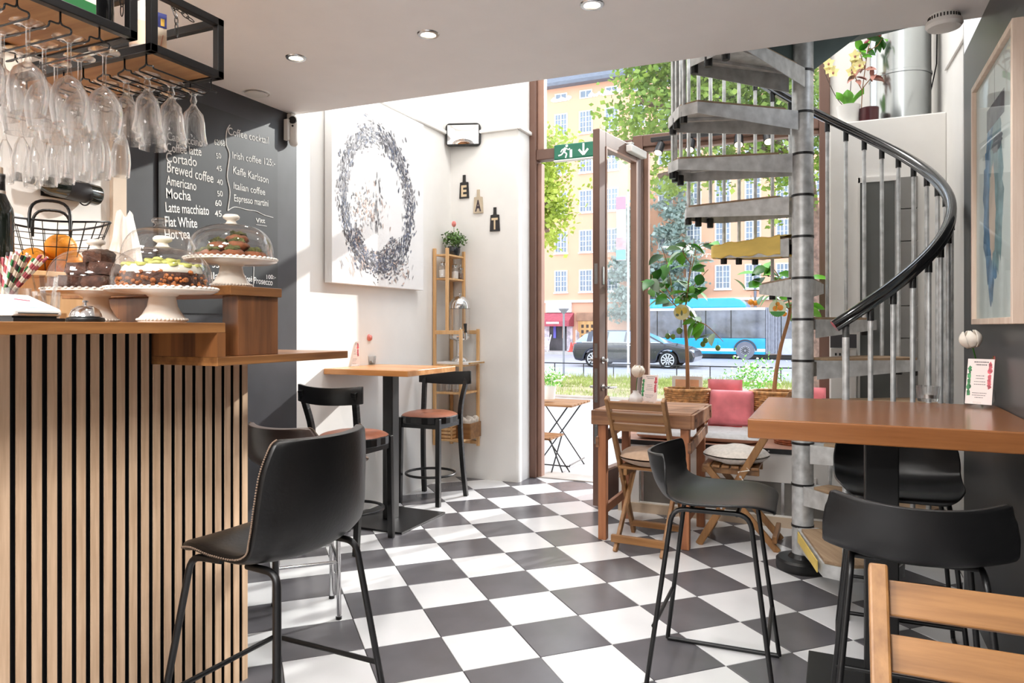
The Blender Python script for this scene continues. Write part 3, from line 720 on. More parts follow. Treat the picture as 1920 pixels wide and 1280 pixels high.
# riser bench on the lower worktop and a crate behind it
rs = thing('riser_shelf', 'low walnut riser shelf standing on the end of the bar', 'shelf', (-2.0, 1.67, 1.137))
def D(x0, x1, y0, y1, z0, z1): return MB().bx(x0+2.0, x1+2.0, y0-1.67, y1-1.67, z0-1.137, z1-1.137)
D(-2.37, -1.613, 1.575, 1.789, 1.318, 1.346).build('shelf_top', WALN, rs, bevel=.002)
D(-1.69, -1.625, 1.617, 1.785, 1.1372, 1.318).build('end_panel', WALNX, rs, bevel=.002)
D(-2.25, -2.0, 1.617, 1.647, 1.1372, 1.318).build('end_panel', WALNX, rs, bevel=.002)
cr_ = thing('wooden_crate', 'wooden box at the back of the bar carrying the wire basket', 'box', (-2.6, 1.75, 1.1372))
m = MB()
m.bx(-.20, .16, -.185, -.165, 0, .255).bx(-.20, .16, .28, .30, 0, .255).bx(.14, .16, -.165, .28, 0, .255).bx(-.20, -.18, -.165, .28, 0, .255)
m.build('side_board', PINE, cr_, bevel=.002)
MB().bx(-.21, .22, -.43, .31, .255, .272).build('top_board', PINE, cr_, bevel=.002)
# rear prep counter below the crate, hidden behind the bar
tag(MB().bx(-2.865, -2.555, .6, 2.15, 0, 1.135).build('back_counter', WHITE2), 'pale back counter along the wall behind the bar', 'counter')
# ---------------------------------------------------------------- cake stands and glass domes
def stand_prof(r, h): return [(.0, .004), (.42*r, .0), (.44*r, .006), (.42*r, .012), (.36*r, .022), (.27*r, .045), (.235*r, .075), (.25*r, h-.022), (.30*r, h-.016), (.9*r, h-.012), (1.0*r, h-.006), (1.0*r, h), (.97*r, h+.002), (.93*r, h-.004), (0, h-.004)]
def cake_stand(label, loc, r=.152, h=.093):
    t = thing('cake_stand', label, 'cake stand', loc, 0, 'cake stands on the bar')
    MB().lathe(stand_prof(r, h), 40).build('stand_body', CERAM, t, smooth=50)
    m = MB()
    for i in range(48):
        a = 2*pi*i/48; m.ell((r*.985*cos(a), r*.985*sin(a), h+.001), (.0062, .0062, .004), 6, 4)
    m.build('scalloped_rim', CERAM, t, smooth=60)
    m = MB()
    for i in range(40):
        a = 2*pi*i/40; m.ell((r*.435*cos(a), r*.435*sin(a), .008), (.0045, .0045, .004), 6, 4)
    m.build('beaded_foot', CERAM, t, smooth=60)
    return t
def dome(label, loc, r=.138, h=.118, knob=CERAM):
    t = thing('glass_dome', label, 'cake dome', loc, 0, 'glass cake domes')
    pr = [(r, 0), (r*1.01, .004)]+[(r*(cos(a)**.62), .02+(h-.02)*sin(a)) for a in [pi/2*i/14 for i in range(14)]]+[(.014, h)]
    MB().lathe(pr, 48).build('glass_cover', GLASSD, t, smooth=60)
    MB().lathe([(.0, h+.001), (.020, h+.001), (.015, h+.007), (.013, h+.012), (.024, h+.018), (.0255, h+.025), (.020, h+.031), (.0, h+.033)], 24).build('knob', knob, t, smooth=60)
    return t
CT = 1.2362
s1 = (-1.702, 1.416, CT); s2 = (-1.996, 1.43, CT); s4 = (-1.718, 1.68, 1.3462); s3 = (-2.035, 1.682, 1.3462)
cake_stand('cream pedestal cake stand at the bar edge holding the crumbly cake', s1, .144)
cake_stand('cream pedestal cake stand behind the call bell holding brownies', s2, .139, .096)
cake_stand('cream cake stand with cookies raised on the riser shelf end', s4, .137, .088)
cake_stand('cream cake stand at the rear of the riser shelf under a clear-knobbed dome', s3, .128, .075)
dome('domed glass cover with cream knob over the crumbly cake', (s1[0], s1[1], CT+.094), .130, .114)
dome('domed glass cover with cream knob over the brownies', (s2[0], s2[1], CT+.097), .127, .118)
dome('domed glass cover with cream knob over the cookies', (s4[0], s4[1], 1.3462+.0885), .126, .108)
dome('domed glass cover with clear glass knob behind the other domes', (s3[0], s3[1], 1.3462+.0755), .118, .130, GLASS)
CHOC = mat('chocolate_sponge', rgb(74, 44, 30), .8, var=.4, scale=50, bump=.8, bscale=120)
CRUM = mat('caramel_crumble', rgb(158, 92, 42), .75, var=.4, scale=60, bump=1, bscale=140)
CREA = mat('cake_cream', rgb(226, 222, 206), .5, var=.05)
PIST = mat('green_sugar_slice', rgb(176, 176, 92), .5, var=.2, scale=50)
COOK = mat('brown_cookie', rgb(126, 74, 44), .8, var=.35, scale=50, bump=.6, bscale=100)
MOSS = mat('pistachio_topping', rgb(84, 84, 40), .85, var=.4, scale=80, bump=1, bscale=160)
def lump(m, c, r, seed, rough=.14):
    rn = random.Random(seed); ph = [rn.random()*6 for _ in range(6)]
    m.ell(c, r, 14, 9, lambda d: 1+rough*(sin(5*d.x+ph[0])*sin(6*d.y+ph[1])+.6*sin(11*d.z+ph[2])*sin(9*d.x+ph[3])))
z0 = CT+.0895
t = thing('layer_cake', 'round crumb-sided cake with cream and green slices under the front dome', 'cake', (s1[0], s1[1], z0))
m = MB(); m.lathe([(0, 0), (.104, 0), (.107, .02), (.104, .045), (0, .046)], 36, wob=lambda a, i: 1+.02*sin(9*a+i)); m.build('sponge', CHOC, t, smooth=60)
m = MB(); rn = random.Random(3)
for k in range(170):
    a = rn.random()*6.283; zz = rn.random()*.045; rr = .103+rn.random()*.011-(.01 if zz > .03 else 0); q = .004+rn.random()*.005
    m.ell((rr*cos(a), rr*sin(a), zz+.003), (q, q, q*.8), 5, 4)
o = m.build('crumble', CRUM, t, smooth=60); o['kind'] = 'stuff'
MB().lathe([(.101, .044), (.103, .052), (.097, .066), (0, .068)], 36, wob=lambda a, i: 1+.015*sin(7*a)).build('cream_layer', CREA, t, smooth=60)
m0 = MB().lathe([(0, .0), (.014, 0), (.0145, .004), (.013, .007), (0, .0075)], 12).mesh('green_slice', PIST, 50)
for rr, n in ((.0, 1), (.033, 6), (.065, 11), (.09, 15)):
    for i in range(n):
        o = addobj('green_slice', m0, t); o.location = (rr*cos(6.283*i/n), rr*sin(6.283*i/n), .0665+(.012 if rr < .05 else 0)-(.003 if rr > .08 else 0)); o.rotation_euler = (.3*sin(i*2.3), .3*cos(i*1.7), 0)
z0 = CT+.0925
for k, (dx, dy, dz, a) in enumerate([(-.06, -.045, 0, .2), (.0, -.075, 0, 1.0), (.06, -.035, 0, .5), (-.065, .03, 0, .9), (.005, .0, 0, .1), (.065, .035, 0, .4), (-.02, .08, 0, .7), (-.03, -.02, .042, .3), (.045, -.01, .042, .8), (.0, .045, .042, .5), (.015, .0, .08, .2)]):
    m = MB()
    m.ell((0, 0, .021), (.036, .033, .022), 16, 10, lambda d: (1+.07*sin(6*d.x+k)*sin(7*d.y+2*k)+.05*sin(13*d.z+k))/max(abs(d.x), abs(d.y), abs(d.z))**.7)
    o = m.build('brownie', CHOC, None, smooth=60, loc=(s2[0]+dx, s2[1]+dy, z0+dz), rot=(0, 0, a))
    tag(o, 'topmost chocolate brownie of the pile under the dome behind the bell' if k == 10 else ('chocolate brownie in the middle layer of the pile behind the bell' if k > 6 else 'chocolate brownie in the bottom layer of the pile behind the bell'), 'brownie', 'brownies under the left dome')
z0 = 1.3462+.0845
for k, (dx, dy, dz) in enumerate([(-.07, -.04, 0), (-.01, -.07, 0), (.06, -.05, 0), (-.065, .035, 0), (.0, .0, 0), (.075, .02, 0), (.02, .07, 0), (-.03, -.02, .03), (.03, -.005, .03), (0, .025, .055)]):
    t = thing('cookie', 'brown cookie with green topping in the heap on the raised stand', 'cookie', (s4[0]+dx, s4[1]+dy, z0+dz), 0, 'cookies under the raised dome')
    m = MB(); lump(m, (0, 0, .013), (.036, .036, .017), k, .08); m.build('cookie_body', COOK, t, smooth=60)
    m = MB(); lump(m, (.0, 0, .027), (.024, .024, .012), k+50, .35); m.build('topping', MOSS, t, smooth=60)
# call bell
t = thing('call_bell', 'chrome call bell on black base on the bar top', 'bell', (-1.75, 1.225, CT))
MB().lathe([(0, .0), (.043, 0), (.045, .005), (.043, .011), (.03, .014), (0, .014)], 28).build('bell_base', BLACKP, t, smooth=50)
MB().lathe([(.038, .014), (.036, .022), (.031, .032), (.018, .041), (0, .043)], 32).build('bell_dome', CHROME, t, smooth=60)
MB().lathe([(0, .043), (.003, .043), (.003, .05), (.007, .051), (.007, .055), (0, .056)], 14).build('plunger', CHROME, t, smooth=60)
# glass of spoons/sticks
def tumbler(t, r0, r1, h, th=.002): MB().lathe([(0, .001), (r0, .001), (r1, h), (r1-th, h), (r0-th, .006), (0, .006)], 28).build('glass_body', GLASS, t, smooth=60)
t = thing('glass_tumbler', 'clear glass of clear plastic stirrers left of the call bell', 'glass', (-1.785, 1.147, CT)); tumbler(t, .028, .031, .075)
for k in range(5):
    a = k*1.26; o = MB().bar((.01*cos(a), .01*sin(a), .008), (.028*cos(a+.4), .028*sin(a+.4), .115), .012, .0015).build('stirrer', glassmat('stirrer_plastic', (.95, .95, .95, 1), .5, .15) if k == 0 else bpy.data.materials['stirrer_plastic'], None)
    o.location = (-1.785, 1.147, CT); tag(o, 'clear plastic stirrer standing in the glass beside the bell', 'stirrer', 'stirrers in the glass')
t = thing('glass_tumbler', 'clear straight glass tumbler touching the card terminal', 'glass', (-1.86, 1.125, CT)); tumbler(t, .026, .029, .085)
# straw jar
sj = (-1.95, 1.135, CT)
t = thing('straw_jar', 'glass jar full of striped paper straws', 'jar', sj); tumbler(t, .036, .040, .09)
def strawmat(n, c):
    m, tt, p = newmat(n); co = tt.nodes.new('ShaderNodeTexCoord'); wv = tt.nodes.new('ShaderNodeTexWave'); wv.inputs['Scale'].default_value = 14; wv.bands_direction = 'DIAGONAL'
    tt.links.new(co.outputs['Object'], wv.inputs[0]); r = tt.nodes.new('ShaderNodeValToRGB'); r.color_ramp.interpolation = 'CONSTANT'
    r.color_ramp.elements[0].color = rgb(238, 226, 206); r.color_ramp.elements[1].position = .5; r.color_ramp.elements[1].color = c
    tt.links.new(wv.outputs[0], r.inputs[0]); tt.links.new(r.outputs[0], p.inputs['Base Color']); p.inputs['Roughness'].default_value = .7; return m
SM = [strawmat('straw_red', rgb(178, 84, 92)), strawmat('straw_green', rgb(50, 122, 70)), strawmat('straw_black', rgb(44, 40, 42)), strawmat('straw_pink', rgb(206, 140, 146))]
rn = random.Random(5); stc = ['red', 'green', 'black', 'pink']
for k in range(34):
    ci = [0, 3, 0, 1, 3, 0, 2][k % 7]; a = rn.random()*6.283; q = .3+rn.random()*.7
    dx, dy = q*cos(a), q*sin(a); dy += .25
    p = V((-.022*dx, -.022*dy, .008)); e = V((.075*dx, .085*dy+.01, .165+.015*rn.random()))
    o = MB().tube([p, e], .0036, 6).build('paper_straw', SM[ci], None, smooth=60); o.location = sj
    tag(o, stc[ci]+' and cream striped paper straw in the jar', 'straw', stc[ci]+' striped straws in the jar')
# card terminal / tablet on its stand
t = thing('payment_tablet', 'white payment tablet with tilted screen at the bar front corner', 'tablet', (-1.735, 1.035, CT), R(8))
m = MB(); m.prism([(-.075, .012), (.08, .012), (.08, .028), (-.02, .064), (-.075, .064)], lambda x, z: (x, -.06, z), lambda x, z: (x, .062, z)); m.build('housing', PLASTW, t, bevel=.005)
MB().bx(-.08, .085, -.064, .066, 0, .008).bx(-.07, .07, -.055, .056, .006, .014).build('foot', BLACKM, t)
MB().bar((-.012, 0, .0625), (.072, 0, .0322), .1, .0015, (0, 0, 1)).build('screen', mat('pale_screen', rgb(206, 222, 238), .2, var=.05, emit=.35), t)
MB().bar((.02, -.01, .052), (.03, .02, .0485), .006, .0018).build('screen_mark', mat('red_mark', rgb(190, 66, 74), .5), t)
MB().bx(.081, .0825, -.05, .05, .018, .020).build('card_slot', BLACKM, t)
# dark wine bottles
GB = mat('dark_green_bottle', rgb(20, 26, 20), .08, var=.1, spec=.8); FOIL = mat('black_foil', rgb(24, 24, 26), .3, .3); LABW = mat('bottle_label_white', rgb(226, 220, 208), .6); CORK = mat('pale_cork', rgb(214, 176, 130), .7)
BP = [(0, 0), (.036, 0), (.039, .006), (.039, .175), (.036, .195), (.022, .225), (.015, .245), (.0135, .29), (.015, .292), (.015, .302), (0, .303)]
def bottle(label, loc, m, group, sc_=1, cork=False, lab=LABW):
    t = thing('bottle', label, 'bottle', loc, 0, group)
    MB().lathe([(r*sc_, z*sc_) for r, z in BP], 24).build('bottle_glass', m, t, smooth=50)
    if lab: MB().lathe([(.0396*sc_, .05*sc_), (.0396*sc_, .13*sc_)], 24).build('paper_label', lab, t, smooth=50)
    MB().lathe([(.0155*sc_, .235*sc_), (.0145*sc_, .29*sc_), (.0157*sc_, .291*sc_), (.0157*sc_, .3035*sc_), (0, .304*sc_)], 20).build('foil_capsule', FOIL, t, smooth=50)
    if cork: MB().lathe([(.009*sc_, .304*sc_), (.009*sc_, .325*sc_), (0, .326*sc_)], 14).build('cork', CORK, t, smooth=50)
    return t
b0 = bottle('dark wine bottle with pale cork at the extreme edge of the bar', (-2.44, 1.42, 1.4095), GB, 'wine bottles behind the bar', 1.0, True, None)
MB().lathe([(.0168, .236), (.0163, .25)], 20).build('neck_band', LABW, b0)
b1 = bottle('dark wine bottle lying in a wall holder above the wire basket', (-2.80, 2.02, 1.775), GB, 'wine bottles behind the bar', 1.08, False, mat('black_label', rgb(36, 36, 40), .5, var=.3))
b1.rotation_euler = (R(86.5), 0, 0); b1.location = (-2.815, 2.025, 1.772)
MB().lathe([(.0172, .252), (.0168, .268)], 20).build('neck_band', LABW, b1)
t = thing('bottle_holder', 'black iron wall holder carrying the lying wine bottle', 'bottle holder', (-2.866, 1.9, 1.755))
m = MB(); m.tube([(.0, -.07, 0)]+[(.052+.022*cos(a), -.07, .014+.022*sin(a)) for a in [pi*1.2+2*pi*i/16*.9 for i in range(17)]], .003, 6)
m.tube([(0, .07, 0)]+[(.052+.045*cos(a), .07, .014+.045*sin(a)) for a in [pi*1.1+pi*.9*i/12 for i in range(13)]], .003, 6).bx(0, .004, -.08, .08, -.012, .012)
m.build('holder_wire', BLACKM, t, smooth=60)
# wire fruit basket
bk = (-2.575, 1.672, 1.4095)
t = thing('wire_basket', 'black wire fruit basket with loop handles behind the domes', 'basket', bk, R(56))
m = MB(); NB = 26; HB = .185
def bw(a, f): r = .118+(.188-.118)*f; return V((r*cos(a)*1.0, r*sin(a)*.72, .006+HB*f+.012*f*cos(2*a)))
for i in range(NB):
    a = 2*pi*i/NB; m.tube([bw(a, 0), bw(a, .5), bw(a, 1)], .0016, 5)
for f in (.0, .25, .5, .75): m.tube([bw(2*pi*i/40, f) for i in range(40)], .0016, 5, closed=True)
for k in range(-4, 5): m.tube([(k*.025, -.085*sqrt(max(.02, 1-(k*.025/.118)**2)), .006), (k*.025, .085*sqrt(max(.02, 1-(k*.025/.118)**2)), .006)], .0016, 5)
m.build('wire_mesh', BLACKM, t, smooth=60)
MB().tube([bw(2*pi*i/40, 1) for i in range(40)], .004, 6, closed=True).build('rim', BLACKM, t, smooth=60)
for s in (-1, 1): MB().tube(round_path([(-.06, s*.135, .15), (-.058, s*.12, .25), (.058, s*.12, .25), (.06, s*.135, .15)], .05), .0055, 8).build('handle', BLACKM, t, smooth=60)
ORAN = mat('orange_peel', rgb(238, 152, 40), .45, var=.08, scale=9, bump=.25, bscale=160)
ol = ['highest orange in the wire basket', 'orange low in the wire basket nearest the straws', 'orange in the wire basket close to the brownie dome', 'orange at the back of the wire basket', 'orange half hidden under the pile in the wire basket']
for k, (dx, dy, dz, r) in enumerate([(.03, -.02, .10, .052), (-.05, -.055, .05, .045), (.06, -.05, .047, .043), (.02, .045, .047, .043), (-.02, -.01, .045, .042)]):
    o = MB().ell((0, 0, 0), (r, r, r*.93), 20, 12).build('orange', ORAN, None, smooth=60, loc=(bk[0]+dx*.56-dy*.83, bk[1]+dx*.83+dy*.56, bk[2]+dz), rot=(0, 0, 0)); tag(o, ol[k], 'orange', 'oranges in the wire basket')
# crinkled white cloth bag with brown dots beside the basket
m = MB()
def cl(u, v):
    a = 2*pi*u; z = .27*v; r = (.075-.045*v)*(1+.16*sin(5*a+3*v)+.08*sin(11*a)); return V((r*cos(a)*.75, r*sin(a), z+(.015*sin(4*a) if v > .95 else 0)))
m.grid(cl, 40, 12)
o = m.build('cloth_bundle', mat('white_dotted_cloth', rgb(240, 234, 226), .9, var=.04, scale=18), None, smooth=60); o.location = (-2.62, 2.0, 1.4095); tag(o, 'crinkled white cloth bundle standing beside the wire basket', 'cloth')
# ---------------------------------------------------------------- hanging racks over the bar
def rack(name_label, x0, x1, y0, y1, z0, z1, loc, hang_axis, hangers, rail_span, rz_drop=.042):
    t = thing('hanging_rack', name_label, 'rack', loc, 0, 'hanging racks over the bar'); lx, ly, lz = loc
    m = MB(); q = .011
    E = []
    for x in (x0, x1):
        for y in (y0, y1): E.append(((x, y, z0), (x, y, z1)))
        for z in (z0, z1): E.append(((x, y0, z), (x, y1, z)))
    for y in (y0, y1):
        for z in (z0, z1): E.append(((x0, y, z), (x1, y, z)))
    for a, b in E:
        a = V(a)-V(loc); b = V(b)-V(loc); m.bx(min(a.x, b.x)-q, max(a.x, b.x)+q, min(a.y, b.y)-q, max(a.y, b.y)+q, min(a.z, b.z)-q, max(a.z, b.z)+q)
    m.build('frame', BLACKM, t, bevel=.002)
    MB().bx(x0-lx+q, x1-lx-q, y0-ly+q, y1-ly-q, z0-lz-.004, z0-lz+.014).build('shelf_board', SHELFW, t)
    zr = z0-lz-q-rz_drop; zt = z0-lz-q+.004; wr = .0024
    for h in hangers:
        m = MB(); g = .026
        for e in rail_span:
            pass
        a0, a1 = rail_span
        for s in (-1, 1):
            if hang_axis == 'x':      # rails run along x, hanger at y=h
                P = [(a0-lx, h-ly, zt), (a0-lx, h-ly, zr+.012), (a0-lx, h+s*g-ly, zr+.012), (a0-lx, h+s*g-ly, zr), (a1-lx, h+s*g-ly, zr), (a1-lx, h-ly, zr+.012), (a1-lx, h-ly, zt)]
            else:
                P = [(h-lx, a0-ly, zt), (h-lx, a0-ly, zr+.012), (h+s*g-lx, a0-ly, zr+.006), (h+s*g-lx, a0-ly, zr), (h+s*g-lx, a1-ly, zr), (h-lx, a1-ly, zr+.012), (h-lx, a1-ly, zt)]
            m.tube(round_path(P, .01, 3), wr, 6)
        m.build('glass_rail', BLACKM, t, smooth=60)
    return t
ZB = 1.96
HA = [.886, .981, 1.077, 1.173]; HBX = [-1.669-.0837*k for k in range(10)]
rA = rack('near black framed rack with oak shelf hung along the bar front', -1.955, -1.62, .45, 1.255, ZB, ZB+.40, (-1.79, .85, ZB), 'x', HA, (-1.625, -1.95))
rB = rack('black framed rack with oak shelf hung across the bar end', -2.55, -1.645, 1.335, 1.56, ZB, ZB+.152, (-2.1, 1.447, ZB), 'y', HBX, (1.338, 1.555))
def chain(p, q, n, parent, L):
    m = MB(); p = V(p)-V(L); q = V(q)-V(L); d = (q-p)/n
    for k in range(n):
        c = p+d*(k+.5); ax = V((1, 0, 0)) if k % 2 else V((0, 1, 0)); l = d.length*.68; dn = d.normalized(); ax = (ax-dn*ax.dot(dn)).normalized()
        m.tube([c+dn*l*cos(a)+ax*.0055*sin(a) for a in [2*pi*i/10 for i in range(10)]], .0014, 5, closed=True)
    m.build('chain', BLACKM, parent, smooth=60)
chain((-1.70, 1.46, 2.10), (-1.80, 1.40, 2.45), 16, rB, (-2.1, 1.447, ZB)); chain((-1.70, 1.46, 2.10), (-1.70, 1.46, 2.045), 3, rB, (-2.1, 1.447, ZB))
chain((-1.66, 1.34, 2.13), (-1.68, 1.50, 2.10), 8, rB, (-2.1, 1.447, ZB))
chain((-2.4, 1.45, 2.11), (-2.4, 1.45, 2.45), 14, rB, (-2.1, 1.447, ZB)); chain((-1.63, 1.25, 2.36), (-1.63, 1.25, 2.45), 4, rA, (-1.79, .85, ZB)); chain((-1.94, .5, 2.36), (-1.94, .5, 2.45), 4, rA, (-1.79, .85, ZB))
chain((-1.70, 1.29, 2.14), (-1.70, 1.29, 2.04), 4, rA, (-1.79, .85, ZB))
# glasses hanging by the foot: profile from the foot plate (z=0) down
WINE = [(.036, .002), (.036, 0), (.012, -.004), (.0045, -.010), (.0042, -.075), (.008, -.088), (.028, -.104), (.039, -.128), (.042, -.150), (.040, -.175), (.034, -.205), (.0335, -.206)]
FLUT = [(.032, .002), (.032, 0), (.010, -.004), (.004, -.010), (.004, -.085), (.007, -.098), (.019, -.125), (.026, -.165), (.0275, -.195), (.025, -.228), (.0238, -.235)]
TULP = [(.034, .002), (.034, 0), (.012, -.004), (.006, -.012), (.010, -.026), (.006, -.036), (.014, -.05), (.027, -.066), (.031, -.09), (.033, -.12), (.0385, -.150), (.038, -.152)]
gm = {k: MB().lathe([(0, .002)]+p+[(r-.0014, z) for r, z in reversed(p[5:])]+[(0, p[5][1]-.004)], 28).mesh(k, GLASSS, 60) for k, p in (('wine_glass', WINE), ('champagne_flute', FLUT), ('beer_tulip_glass', TULP))}
ZR = ZB-.011-.042
def hang(kind, x, y, label, cat, grp):
    o = bpy.data.objects.new(kind, gm[kind]); COL.objects.link(o); o.location = (x, y, ZR+.0035); o.rotation_euler = (0, 0, x*37); tag(o, label, cat, grp)
od = ['frontmost', 'second', 'third', 'fourth']
sl = {1.125: 'second rack slot from the near rack end', 1.215: 'slot at the near rack end', 1.029: 'third rack slot from the near rack end', .934: 'fourth rack slot from the near rack end'}
for y, n in ((1.215, 3), (1.125, 3), (1.029, 3), (.934, 2)):
    for k in range(n): hang('wine_glass', -1.665-.093*k, y, 'wine glass hanging '+od[k]+' in the '+sl[y], 'wine glass', 'wine glasses on the near rack')
sn = ['first', 'second', 'third', 'fourth', 'fifth', 'sixth', 'seventh', 'eighth', 'ninth']
for j in range(9):
    x = HBX[j]-.0418
    if j < 3:
        for k in range(3): hang('beer_tulip_glass', x, 1.375+.077*k, 'short stemmed tulip glass hanging '+od[k]+' in the end rack, '+sn[j]+' slot from its corner', 'beer glass', 'tulip glasses on the end rack')
    else:
        for k in range(2): hang('champagne_flute', x, 1.40+.085*k, 'champagne flute hanging '+od[k]+' in the end rack, '+sn[j]+' slot from its corner', 'champagne flute', 'flutes on the end rack')
# straight tumblers hanging upside down on a wire below the end rack: two taller goblets near the board
# bottles and cards on the racks
YG = mat('yellow_green_bottle', rgb(172, 168, 52), .12, var=.05, spec=.7); RED = mat('dark_red_bottle', rgb(96, 18, 20), .12, var=.1, spec=.7); BLK = mat('black_bottle', rgb(14, 14, 15), .1, spec=.8); CLR = mat('pale_frosted_bottle', rgb(222, 216, 212), .3)
zs = ZB+.0145
bottle('yellow-green liqueur bottle on the end rack shelf', (-2.02, 1.45, zs), YG, 'bottles on the racks', .95)
bottle('dark red bottle on the end rack beside the yellow-green one', (-2.12, 1.44, zs), RED, 'bottles on the racks', .95, lab=None)
bottle('black bottle on the end rack beside the dark red one', (-2.22, 1.45, zs), BLK, 'bottles on the racks', .95, lab=None)
bottle('black bottle at the far wall end of the end rack', (-2.40, 1.45, zs), BLK, 'bottles on the racks', .95)
bottle('pale frosted bottle at the corner of the end rack', (-1.80, 1.43, zs), CLR, 'bottles on the racks', .85, lab=mat('pale_label', rgb(226, 200, 176), .6))
bottle('black bottle at the end of the near rack shelf', (-1.68, 1.20, zs), BLK, 'bottles on the racks', 1.1, lab=None)
bottle('dark red bottle at the rear of the near rack shelf', (-1.84, 1.18, zs), RED, 'bottles on the racks', 1.1, lab=None)
bottle('black bottle in the middle of the near rack shelf', (-1.82, 1.03, zs), BLK, 'bottles on the racks', 1.1, lab=None)
t = thing('printed_carton', 'cream carton printed with a green tree on the near rack', 'box', (-1.665, 1.115, zs))
MB().bx(-.03, .03, -.058, .058, 0, .25).build('carton_body', mat('cream_carton', rgb(232, 220, 198), .6), t, bevel=.002)
GT = mat('green_print', rgb(22, 104, 48), .6)
m = MB(); rn = random.Random(2)
out = []
for i in range(40):
    a = 2*pi*i/40; out.append((.048*cos(a)*(1+.06*sin(7*a)), .145+.085*sin(a)*(1+.06*sin(9*a))))
m.prism(out, lambda y, z: (.0302, y, z), lambda y, z: (.0312, y, z)); m.bx(.0302, .0312, -.006, .008, .03, .07).bx(.0302, .0312, -.05, .056, .004, .03)
m.build('tree_print', GT, t)
t = thing('leaflet', 'upright printed leaflet standing on the end rack shelf', 'leaflet', (-1.70, 1.40, zs), R(70))
MB().bx(-.022, .022, -.002, .002, 0, .115).build('leaflet_sheet', mat('cream_paper', rgb(230, 214, 190), .7), t)
MB().bx(-.005, .022, -.0026, -.002, .075, .115).build('blue_print', mat('navy_print', rgb(44, 48, 104), .6), t)
MB().bx(.006, .016, -.003, -.0026, .08, .10).build('yellow_print', mat('yellow_print', rgb(214, 170, 70), .6), t)
m = MB(); m.bar((-.014, -.0024, .03), (-.004, -.0024, .06), .004, .001).bar((.005, -.0024, .02), (.012, -.0024, .055), .003, .001); m.build('red_print', mat('red_print', rgb(200, 120, 90), .6), t)
# ------------------------------------------------------------------ menu blackboard with chalk writing
XB = -2.857
mb = thing('menu_blackboard', 'black menu board with handwritten chalk coffee list on the dark wall', 'menu board', (-2.866, 2.75, 1.82))
MB().bx(0, .008, 2.365-2.75, 3.135-2.75, 1.29-1.82, 2.33-1.82).build('board', CHALKB, mb)
MB().bx(0, .010, 2.355-2.75, 2.367-2.75, 1.29-1.82, 2.33-1.82).build('board_edge', BLACKM, mb)
def chalk(s, u0, v0, u1, v1, h=None):
    p, q = on_x(u0, v0, XB), on_x(u1, v1, XB); return lettering(s, p, q, (1, 0, 0), CHALK, mb, h=h or .06, bold=.006, name='chalk_lettering')
for s, a, h in (('Cappuccino', (314, 262, 380, 275), .056), ('Coffee latte', (313, 284, 378, 292), .06), ('Cortado', (312, 303, 369, 312), .066), ('Brewed coffee', (313, 322, 400, 343), .07), ('Americano', (312, 346, 368, 357), .064),
                ('Mocha', (312, 371, 358, 376), .068), ('Latte macchiato', (311, 397, 392, 403), .066), ('Flat White', (310, 424, 370, 427), .068), ('Hot tea', (310, 448, 357, 447), .066),
                ('62/68', (402, 271, 422, 274), .04), ('50', (406, 297, 415, 297), .038), ('45', (406, 320, 416, 321), .038), ('40', (407, 346, 418, 347), .04), ('50', (408, 368, 418, 368), .04), ('60', (404, 386, 416, 386), .042), ('45', (403, 406, 416, 406), .044),
                ('Coffee cocktail', (428, 252, 504, 270), .055), ('Irish coffee 125:-', (436, 297, 516, 312), .052), ('Kaffe Karlsson', (437, 325, 503, 344), .056), ('Italian coffee', (438, 354, 497, 366), .052), ('Espresso martini', (439, 377, 503, 387), .052),
                ('Vitt', (480, 417, 497, 418), .036), ('35', (398, 501, 411, 502), .04), ('lla', (396, 523, 411, 523), .05), ('Prosecco', (476, 531, 511, 535), .05), ('100:-', (500, 523, 517, 523), .034), ('Rosé', (458, 527, 473, 528), .044)):
    chalk(s, *a, h=h)
def cstroke(pts, r=.0028):
    L = V((-2.866, 2.75, 1.82)); P = cat_spline([on_x(u, v, XB+.0005)-L for u, v in pts], 6); MB().tube(P, r, 5).build('chalk_line', CHALK, mb)
cstroke([(431, 234), (425, 246), (424, 270), (430, 290), (426, 330), (431, 360), (427, 395)]); cstroke([(427, 395), (440, 388), (462, 393), (480, 396), (495, 403), (512, 408)], .002)
cstroke([(476, 490), (475, 538)], .002); cstroke([(480, 421), (500, 424)], .0015)
